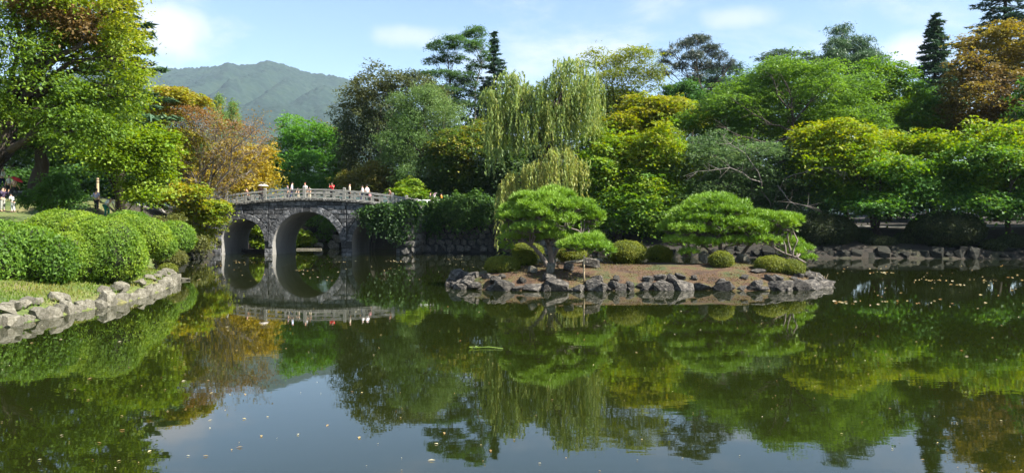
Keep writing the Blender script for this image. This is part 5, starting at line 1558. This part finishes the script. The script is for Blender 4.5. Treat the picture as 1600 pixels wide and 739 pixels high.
# ------------------------------------------------------------------ grass, fallen leaves
def grass_stuff():
    r = rng(121)
    n = 26000
    x = r.uniform(-21.5, -14.6, n); y = 20 + 26 * r.random(n)
    d = sdf(POND, x, y)
    k = (d > 0.35) & (d < 3.4)
    x, y, d = x[k], y[k], d[k]; n = len(x)
    z = gz(x, y)
    h = r.uniform(0.06, 0.16, n)
    D = nrm(np.stack([r.normal(size=n) * 0.5, r.normal(size=n) * 0.5, np.ones(n)], 1))
    Nn = nrm(np.cross(D, rand_dir(r, n)))
    C = np.stack([x, y, z], 1) + D * h[:, None] * 0.45
    v = 0.5 + 0.5 * wob(x, y, 1.1, 7) + r.normal(size=n) * 0.2
    cl = palette([(0.05, 0.1, 0.014), (0.09, 0.13, 0.018), (0.13, 0.125, 0.026), (0.15, 0.09, 0.04)], v * 0.7)
    V, Fc, Cc = leaf_arrays(C, Nn, D, h, h * 0.28, cl)
    tag(link('grass', np_mesh('grass', V, [Fc], M['leaf'], cols=Cc)), 'short yellow green grass on the left bank between mounds and stone edging', 'grass', kind='stuff')
    # dry grass and needles on the island soil
    n = 24000
    x = r.uniform(-3, 16, n); y = r.uniform(35.4, 45, n)
    d = -sdf(ISLE, x, y); k = d > 0.3
    v = wob(x, y, 1.6, 12)
    k &= v > -0.15
    x, y = x[k], y[k]; n = len(x)
    D = nrm(np.stack([r.normal(size=n), r.normal(size=n), np.abs(r.normal(size=n)) * 0.5 + 0.15], 1))
    Nn = nrm(np.cross(D, rand_dir(r, n)))
    h = r.uniform(0.05, 0.11, n)
    C = np.stack([x, y, zi(x, y)], 1) + D * h[:, None] * 0.4
    cl = palette([(0.025, 0.016, 0.009), (0.07, 0.042, 0.02), (0.1, 0.08, 0.024), (0.055, 0.075, 0.014)], np.clip(v[k] * 0.8 + 0.35 + r.normal(size=n) * 0.25, 0, 1))
    V, Fc, Cc = leaf_arrays(C, Nn, D, h, h * 0.3, cl)
    tag(link('dry_grass', np_mesh('dry_grass', V, [Fc], M['leaf'], cols=Cc)), 'dry straw coloured grass scattered over the island soil', 'grass', kind='stuff')


grass_stuff()


def floating():
    r = rng(131)
    P = []
    def patch(n, x0, x1, y0, y1, clus=0, size=(0.05, 0.11)):
        for _ in range(n):
            px, py = r.uniform(x0, x1), y0 + (y1 - y0) * r.random() ** 1.3
            Y = 3.0 * F / (py - 352)
            x = (px - 800) / F * Y
            m = 1 if not clus else r.integers(1, clus)
            for _ in range(m):
                P.append((x + r.normal() * 0.5 * (m > 1), Y + r.normal() * 0.35 * (m > 1), r.uniform(*size)))
    patch(110, 300, 790, 399, 440, 0, (0.03, 0.08))
    patch(12, 320, 720, 403, 425, 12, (0.03, 0.08))
    patch(60, 1290, 1600, 412, 480, 0, (0.03, 0.09))
    patch(12, 1320, 1600, 425, 475, 12)
    patch(80, 0, 1600, 470, 560, 0, (0.02, 0.05))
    patch(110, 0, 1600, 560, 739, 0, (0.012, 0.028))
    patch(20, 60, 420, 580, 739, 0, (0.03, 0.05))
    patch(9, 330, 900, 640, 739, 0, (0.04, 0.055))
    P = np.array(P)
    P = P[sdf(POND, P[:, 0], P[:, 1]) < -0.3]
    P = P[sdf(ISLE, P[:, 0], P[:, 1]) > 0.5]
    n = len(P)
    C = np.stack([P[:, 0], P[:, 1], np.full(n, 0.012)], 1)
    Nn = nrm(np.array((0, 0, 1.0)) + r.normal(size=(n, 3)) * 0.12)
    D = nrm(np.stack([r.normal(size=n), r.normal(size=n), np.zeros(n)], 1))
    cl = palette([(0.2, 0.12, 0.05), (0.32, 0.26, 0.12), (0.45, 0.42, 0.28)], r.random(n))
    V, Fc, Cc = leaf_arrays(C, Nn, D, P[:, 2] * 2, P[:, 2] * 0.9, cl)
    tag(link('floating_leaves', np_mesh('floating_leaves', V, [Fc], M['leaf'], cols=Cc)), 'pale fallen leaves and specks scattered over the pond surface', 'leaves', kind='stuff')


floating()
# a green stalk afloat in front of the island, and reeds at its right tip
def stalk():
    a, b = PX(742, 544, 3.0 * F / 192.5), PX(786, 546, 3.0 * F / 193.5)
    root = empty('water_stalk', (a[0], a[1], 0.0), 'green plant stalk afloat in front of the island', 'plant')
    mb = MB(); mb.tube([(0, 0, 0.01), ((b - a)[0] * 0.5, 0.03, 0.03), ((b - a)[0], (b - a)[1], 0.012)], [0.018, 0.015, 0.008], 6)
    mb.build('stem', mat_plain('green stalk', (0.13, 0.2, 0.03)), root, True)
    r = rng(3); n = 14
    C = np.stack([r.uniform(-0.12, 0.2, n), r.normal(size=n) * 0.06, np.full(n, 0.03)], 1)
    cl = palette([LIME, PALE], r.random(n))
    V, Fc, Cc = leaf_arrays(C, nrm(np.array((0, 0, 1)) + r.normal(size=(n, 3)) * 0.3), rand_dir(r, n), np.full(n, 0.13), np.full(n, 0.05), cl)
    link('leaves', np_mesh('leaves', V, [Fc], M['leaf'], cols=Cc), root)
stalk()
def reeds():
    p = PX(1284, 440, 39.8)
    root = empty('reed_tuft', (p[0], 39.8, -0.2), 'thin dry reeds standing in the water at the right tip of the island', 'reeds')
    mb = MB(); r = rng(8)
    for k in range(8):
        x, y = r.normal(size=2) * 0.18
        mb.tube([(x, y, 0), (x + r.normal() * 0.06, y, 0.35), (x + r.normal() * 0.12, y, r.uniform(0.5, 0.75))], [0.012, 0.01, 0.004], 4)
    mb.build('stems', M['wood'], root, True)
reeds()

# ------------------------------------------------------------------ people
SKIN = mat_plain('skin', (0.5, 0.3, 0.2), 0.6, 0.05)
CLOTH = {}
def cloth(c):
    if c not in CLOTH: CLOTH[c] = mat_noise('fabric', [tuple(v * 0.88 for v in c), c], 14, 0.9, 0.25, dist=0.01)
    return CLOTH[c]
HAIR = mat_plain('black hair', (0.012, 0.01, 0.009), 0.5)


def skin_obj(name, V, E, rad, mat, parent, root=0, lev=1):
    me = bpy.data.meshes.new(name)
    me.from_pydata([tuple(v) for v in V], E, [])
    me.materials.append(mat)
    o = link(name, me, parent)
    md = o.modifiers.new('Skin', 'SKIN'); md.use_smooth_shade = True
    sv = me.skin_vertices[0].data
    for i, q in enumerate(rad):
        sv[i].radius = (q, q) if np.isscalar(q) else q
        sv[i].use_root = (i == root)
    s = o.modifiers.new('Subdivision', 'SUBSURF'); s.levels = lev; s.render_levels = lev
    return o


def person(label, loc, face, shirt, trousers, pose='stand', group=None, hair=HAIR, height=1.68, hat=None, sleeves='short', skirt=False):
    """Facing +X before turning by face."""
    k = height / 1.7
    root = empty('person', loc, label, 'person', group, rz=face)
    root.scale = (k, k, k)
    lean = {'stand': 0.03, 'walk': 0.05, 'bend': 1.0, 'photo': 0.05, 'lean': 0.35}[pose]
    sl, cl = math.sin(lean), math.cos(lean)
    pel = np.array((0, 0, 0.9))
    up = np.array((sl, 0, cl)); fw = np.array((cl, 0, -sl)); lat = np.array((0, 1.0, 0))
    if pose == 'bend': pel = np.array((-0.12, 0, 0.88))
    chest = pel + up * 0.38; neck = pel + up * 0.55; hd = neck + up * 0.13 + fw * 0.02; crown = neck + up * 0.25 + fw * 0.01
    V = [pel, pel + up * 0.2, chest, neck, hd, crown, hd + fw * 0.105 - up * 0.02]
    E = [(0, 1), (1, 2), (2, 3), (3, 4), (4, 5), (4, 6)]
    rad = [(0.15, 0.11), (0.135, 0.1), (0.165, 0.11), 0.055, (0.078, 0.09), (0.07, 0.075), 0.016]
    arms = []
    for s in (-1, 1):
        sh = neck - up * 0.07 + lat * s * 0.18
        if pose == 'photo': el = sh + fw * 0.2 - up * 0.18 + lat * s * 0.06; wr = el + fw * 0.12 + up * 0.24 - lat * s * 0.1; hdv = nrm(np.array([fw * 0.3 + up])) [0]
        elif pose == 'bend': el = sh + np.array((0.05, s * 0.04, -0.28)); wr = el + np.array((0.14, -s * 0.04, -0.2)); hdv = np.array((0.4, 0, -0.9))
        elif pose == 'lean': el = sh + fw * 0.16 - up * 0.22; wr = el + fw * 0.22 + np.array((0, 0, -0.02)); hdv = fw
        else:
            sw = s * (0.25 if pose == 'walk' else 0.04)
            el = sh + np.array((-0.03 + sw * 0.4, s * 0.05, -0.29)); wr = el + np.array((0.06 + sw * 0.5, 0.0, -0.24)); hdv = np.array((0.15, 0, -1.0))
        hdv = hdv / np.linalg.norm(hdv)
        arms.append((sh, el, wr, hdv, s))
        i = len(V)
        palm = wr + hdv * 0.08
        V += [sh, el, wr, palm]; E += [(2, i), (i, i + 1), (i + 1, i + 2), (i + 2, i + 3)]
        rad += [0.058, 0.043, 0.028, (0.036, 0.018)]
        side = np.cross(hdv, fw if abs(hdv @ fw) < 0.8 else np.array((0, 0, 1.0))); side /= np.linalg.norm(side)
        bendv = np.cross(side, hdv)
        for f, (o, ln) in enumerate(((-0.03, 0.06), (-0.01, 0.075), (0.01, 0.07), (0.03, 0.05))):
            j = len(V)
            V += [palm + side * o + hdv * 0.02, palm + side * o + hdv * (0.02 + ln * 0.6) + bendv * 0.012, palm + side * o * 0.9 + hdv * (0.02 + ln) + bendv * 0.03]
            E += [(i + 3, j), (j, j + 1), (j + 1, j + 2)]; rad += [0.0095, 0.0085, 0.007]
        j = len(V)
        V += [wr + hdv * 0.035 + side * 0.045, wr + hdv * 0.075 + side * 0.065 + bendv * 0.02]; E += [(i + 2, j), (j, j + 1)]; rad += [0.011, 0.008]
    legs = []
    for s in (-1, 1):
        hip = pel + np.array((0, s * 0.095, -0.06))
        st = s * (0.2 if pose == 'walk' else 0.03)
        kn = np.array((st * 0.6 + 0.04, s * 0.1, 0.49)); an = np.array((st * 1.0 - (0.05 if pose == 'walk' else 0), s * 0.1, 0.085)); toe = an + np.array((0.17, s * 0.02, -0.05)); heel = an + np.array((-0.05, 0, -0.045))
        i = len(V)
        V += [hip, kn, an, toe, heel]; E += [(0, i), (i, i + 1), (i + 1, i + 2), (i + 2, i + 3), (i + 2, i + 4)]
        rad += [0.09, 0.06, 0.04, (0.04, 0.03), 0.035]
        legs.append((hip, kn, an))
    skin_obj('body', V, E, rad, SKIN, root)
    # shirt, trousers or skirt, hair, shoes: clothes a little outside the body
    v = [pel + up * 0.02, pel + up * 0.2, chest, neck - up * 0.05]; e = [(0, 1), (1, 2), (2, 3)]; q = [(0.175, 0.135), (0.16, 0.125), (0.19, 0.135), 0.085]
    for sh, el, wr, hdv, s in arms:
        i = len(v); end = sh + (el - sh) * 0.75 if sleeves == 'short' else el
        v += [sh, end]; e += [(2, i), (i, i + 1)]; q += [0.078, 0.07]
        if sleeves == 'long': v.append(el + (wr - el) * 0.9); e.append((i + 1, i + 2)); q.append(0.045)
    skin_obj('shirt', v, e, q, cloth(shirt), root)
    if skirt:
        mb = MB(); mb.tube([(pel[0], 0, 0.95), (pel[0], 0, 0.8), (0, 0, 0.45)], [0.16, 0.2, 0.3], 12, cap=False); mb.build('skirt', cloth(trousers), root, True)
    else:
        v = [pel + up * 0.05]; e = []; q = [(0.165, 0.13)]
        for hip, kn, an in legs:
            i = len(v); v += [hip, kn, an + np.array((0, 0, 0.03))]; e += [(0, i), (i, i + 1), (i + 1, i + 2)]; q += [0.108, 0.085, 0.07]
        skin_obj('trousers', v, e, q, cloth(trousers), root)
    bm = bmesh.new()
    bmesh.ops.create_icosphere(bm, subdivisions=2, radius=1)
    for w in list(bm.verts):
        if w.co.z < -0.25 and w.co.x > -0.2: bm.verts.remove(w)
    M3 = [fw, lat, up]
    for w in bm.verts:
        c = hd + up * 0.055 - fw * 0.02
        w.co = Vector(c + fw * w.co.x * 0.1 + lat * w.co.y * 0.092 + up * w.co.z * 0.115)
    me = bpy.data.meshes.new('hair'); bm.to_mesh(me); bm.free(); me.materials.append(hair)
    link('hair', me, root)
    if hat is not None:
        mb = MB(); c = hd + up * 0.13
        n = 12
        ring = lambda rr, h: [tuple(c + fw * math.cos(t) * rr + lat * math.sin(t) * rr + up * h) for t in np.linspace(0, 2 * math.pi, n, endpoint=False)]
        vv = ring(0.2, -0.02) + ring(0.11, 0.0) + ring(0.095, 0.1) + [tuple(c + up * 0.12)]
        ff = [(j * n + i, j * n + (i + 1) % n, (j + 1) * n + (i + 1) % n, (j + 1) * n + i) for j in (0, 1) for i in range(n)] + [(2 * n + i, 2 * n + (i + 1) % n, 3 * n) for i in range(n)]
        mb.add(vv, ff); mb.build('hat', cloth(hat), root, True)
    for hip, kn, an in legs:
        mb = MB()
        mb.tube([an + (-0.08, 0, -0.05), an + (-0.02, 0, -0.025), an + (0.1, 0, -0.04), an + (0.2, 0, -0.06)], [0.03, 0.05, 0.045, 0.025], 8)
        mb.build('shoe', cloth((0.05, 0.045, 0.04)), root, True)
    return root


def umbrella(label, loc, col, tilt, rz, rad=0.5, hl=0.8):
    root = empty('umbrella', loc, label, 'umbrella', rz=rz)
    root.rotation_euler = (0, tilt, rz)
    mb = MB(); n = 8; v = [(0, 0, hl)]
    for rr, h in ((0.35, -0.05), (0.7, -0.17), (1.0, -0.36)):
        for j in range(16):
            a = 2 * math.pi * j / 16
            s = rr * rad * (1.0 if j % 2 == 0 else 0.95)
            v.append((s * math.cos(a), s * math.sin(a), hl + h * rad))
    f = [(0, 1 + j, 1 + (j + 1) % 16) for j in range(16)]
    for q in (0, 1): f += [(1 + q * 16 + j, 17 + q * 16 + j, 17 + q * 16 + (j + 1) % 16, 1 + q * 16 + (j + 1) % 16) for j in range(16)]
    mb.add(v, f); mb.build('canopy', cloth(col), root)
    mb = MB(); mb.tube([(0, 0, 0), (0, 0, hl + 0.06)], 0.012, 6); mb.build('shaft', mat_plain('dark metal', (0.05, 0.05, 0.05), 0.3, 0.1, 0.8), root, True)
    rm = MB()
    rm.tube([(0, 0, hl - 0.01), (0.5 * rad, 0, hl - 0.12 * rad), (rad, 0, hl - 0.37 * rad)], 0.006, 4)
    rm = rm.mesh('rib', M['boatwood'])
    for j in range(8):
        link('rib', rm, root).rotation_euler.z = 2 * math.pi * j / 8
    return root


WHITE = (0.8, 0.8, 0.8); DARK = (0.03, 0.03, 0.035); NAVY = (0.03, 0.035, 0.09); RED = (0.6, 0.03, 0.04); GREENT = (0.02, 0.2, 0.13); BEIGE = (0.55, 0.48, 0.36); PINK = (0.7, 0.3, 0.33); LBLUE = (0.55, 0.64, 0.82); BRN = (0.16, 0.08, 0.05); ORANGE = (0.75, 0.32, 0.03); MAG = (0.6, 0.04, 0.2)


def on_bridge(px, v=1.0):
    # depth along the bridge line for this photo column
    a = (px - 800) / F
    ang = R(-5)
    ox, oy = -20.95 - v * math.sin(ang), 79 + v * math.cos(ang)
    u = (a * oy - ox) / (math.cos(ang) - a * math.sin(ang))
    return bw(u, v, zdeck(u) + 0.2)


GB = 'visitors crossing the bridge'
p = on_bridge(352); person('person in a pale cap and white top at the left end of the bridge', on_bridge(354, 1.6), R(10), WHITE, DARK, 'walk', GB, hat=(0.75, 0.72, 0.66), height=1.55)
person('person in a brown top walking left beside the left railing post', on_bridge(386, 1.2), R(170), BRN, DARK, 'walk', GB, sleeves='long', height=1.62)
person('person in a dark brown dress under the pale parasol on the bridge', on_bridge(408, 1.0), R(-60), (0.22, 0.1, 0.09), DARK, 'stand', GB, sleeves='long')
q = on_bridge(409.5, 0.8); umbrella('white and brown parasol held open on the left part of the bridge', q + np.array((0.12, 0, 1.05)), (0.72, 0.66, 0.6), 0.05, 0.4, 0.55, 0.75)
person('person in a light blue shirt left of the middle railing post', on_bridge(456, 1.0), R(20), LBLUE, NAVY, 'walk', GB, height=1.78)
person('person in a dark top just behind the one in the light blue shirt', on_bridge(450, 1.7), R(200), (0.14, 0.12, 0.16), DARK, 'stand', GB, height=1.6)
person('child in a cream top leaning on the railing left of the middle post', on_bridge(466, 0.7), R(-90), (0.75, 0.7, 0.62), BEIGE, 'lean', GB, height=1.2)
person('person with reddish hair and a white shirt behind the middle railing post', on_bridge(477, 0.9), R(-100), WHITE, DARK, 'stand', GB, hair=mat_plain('auburn hair', (0.2, 0.05, 0.03)))
person('child in a white top leaning on the railing right of the middle post', on_bridge(484, 0.7), R(-80), WHITE, BEIGE, 'lean', GB, height=1.3)
person('person in a red shirt raising a phone with both hands', on_bridge(519, 0.8), R(-95), RED, DARK, 'photo', GB, height=1.74)
person('person in a beige jacket standing by the third railing post', on_bridge(546, 0.9), R(30), BEIGE, DARK, 'stand', GB, sleeves='long', height=1.72)
person('shorter person in a white shirt of the pair right on the bridge', on_bridge(567, 1.0), R(180), WHITE, NAVY, 'walk', GB, height=1.66)
person('taller person in a white shirt of the pair right on the bridge', on_bridge(574, 1.4), R(160), (0.78, 0.76, 0.8), DARK, 'walk', GB, height=1.76)
person('child in a pink shirt behind the right railing', on_bridge(578, 0.8), R(-90), PINK, DARK, 'stand', GB, height=1.0)
person('person in a reddish brown top by the tall right end post of the railing', on_bridge(612, 1.2), R(200), BRN, (0.2, 0.07, 0.05), 'lean', GB, sleeves='long', height=1.7)
GR = 'visitors by the white guard rail'
def on_ground(px, Y):
    x = (px - 800) / F * Y
    return np.array((x, Y, g1(x, Y)))
person('person in black clothes behind the white guard rail', on_ground(672, 88.5), R(0), DARK, DARK, 'stand', GR, sleeves='long')
person('person in a white top and magenta skirt behind the white guard rail', on_ground(678.5, 87.6), R(-60), WHITE, MAG, 'stand', GR, skirt=True, height=1.66)
person('person in an orange dress under the grey pink umbrella', on_ground(690, 87.8), R(180), ORANGE, ORANGE, 'stand', GR, skirt=True, height=1.6)
q = on_ground(685, 87.7); umbrella('grey pink umbrella tilted over the person in orange', q + np.array((-0.1, -0.25, 0.95)), (0.42, 0.3, 0.32), -0.75, 0.0, 0.5, 0.7)
GL = 'visitors on the path at the left edge'
person('person in a white top and dark blue shorts furthest left on the path', on_ground(4, 63), R(0), WHITE, NAVY, 'walk', GL, height=1.75)
person('person in a white top and black trousers second on the path', on_ground(14, 60.5), R(10), WHITE, DARK, 'walk', GL, height=1.62)
person('person in a pale pink top beside the red umbrella on the path', on_ground(22.5, 60), R(10), (0.75, 0.55, 0.52), DARK, 'walk', GL, height=1.62)
q = on_ground(23, 59.8); umbrella('red folded down umbrella carried on the left path', q + np.array((0.0, -0.1, 0.95)), (0.6, 0.04, 0.05), 0.55, 0.0, 0.45, 0.7)
person('person in black photographing the crouching friend at the left edge', on_ground(4, 54), R(-10), (0.05, 0.035, 0.07), (0.3, 0.3, 0.26), 'photo', GL, sleeves='long', height=1.7)
person('person in a white top leaning forward in front of the photographer', on_ground(21, 54), R(170), WHITE, (0.7, 0.7, 0.7), 'lean', GL, height=1.35)
person('person in a half white half purple top standing by the yellow post', on_ground(151, 57), R(90), (0.45, 0.42, 0.6), DARK, 'stand', GL, height=1.62, hat=None)
person('person in a white shirt and green trousers bending over behind the mounds', on_ground(167, 57), R(-20), WHITE, GREENT, 'bend', GL, height=1.85)
person('person in a dark top right of the one bending over', on_ground(186, 57.5), R(180), (0.16, 0.08, 0.08), DARK, 'lean', GL, height=1.5)
person('person in white walking the shaded path on the far bank', on_ground(1447, 83), R(180), WHITE, DARK, 'walk', height=1.7)
q = on_ground(153, 58.5)
mb = MB(); mb.tube([(0, 0, -0.2), (0, 0, 2.1)], 0.1, 10); ob = mb.build('marker_post', M['wood']); ob.location = tuple(q)
tag(ob, 'yellow post with dark bands behind the person in white and purple', 'post')
for z in (1.75, 1.95):
    b = MB(); b.tube([(0, 0, z), (0, 0, z + 0.07)], 0.112, 10); b.build('band', M['bark'], ob)

# ------------------------------------------------------------------ the air between here and the mountain
hm = bpy.data.materials.new('thin haze'); hm.use_nodes = True
nt = hm.node_tree; nt.nodes.clear()
pv = nt.nodes.new('ShaderNodeVolumePrincipled'); ou = nt.nodes.new('ShaderNodeOutputMaterial')
pv.inputs['Color'].default_value = (0.6, 0.78, 1.0, 1)
pv.inputs['Density'].default_value = 0.00005
pv.inputs['Anisotropy'].default_value = 0.0
nt.links.new(pv.outputs[0], ou.inputs['Volume'])
mb = MB(); mb.box(-6200, 6200, -6200, 6200, -3.0, 1130)
o = mb.build('haze', hm); tag(o, 'thin pale blue haze over the whole valley', 'haze', kind='stuff')
print('foliage triangles', TOTAL[0])
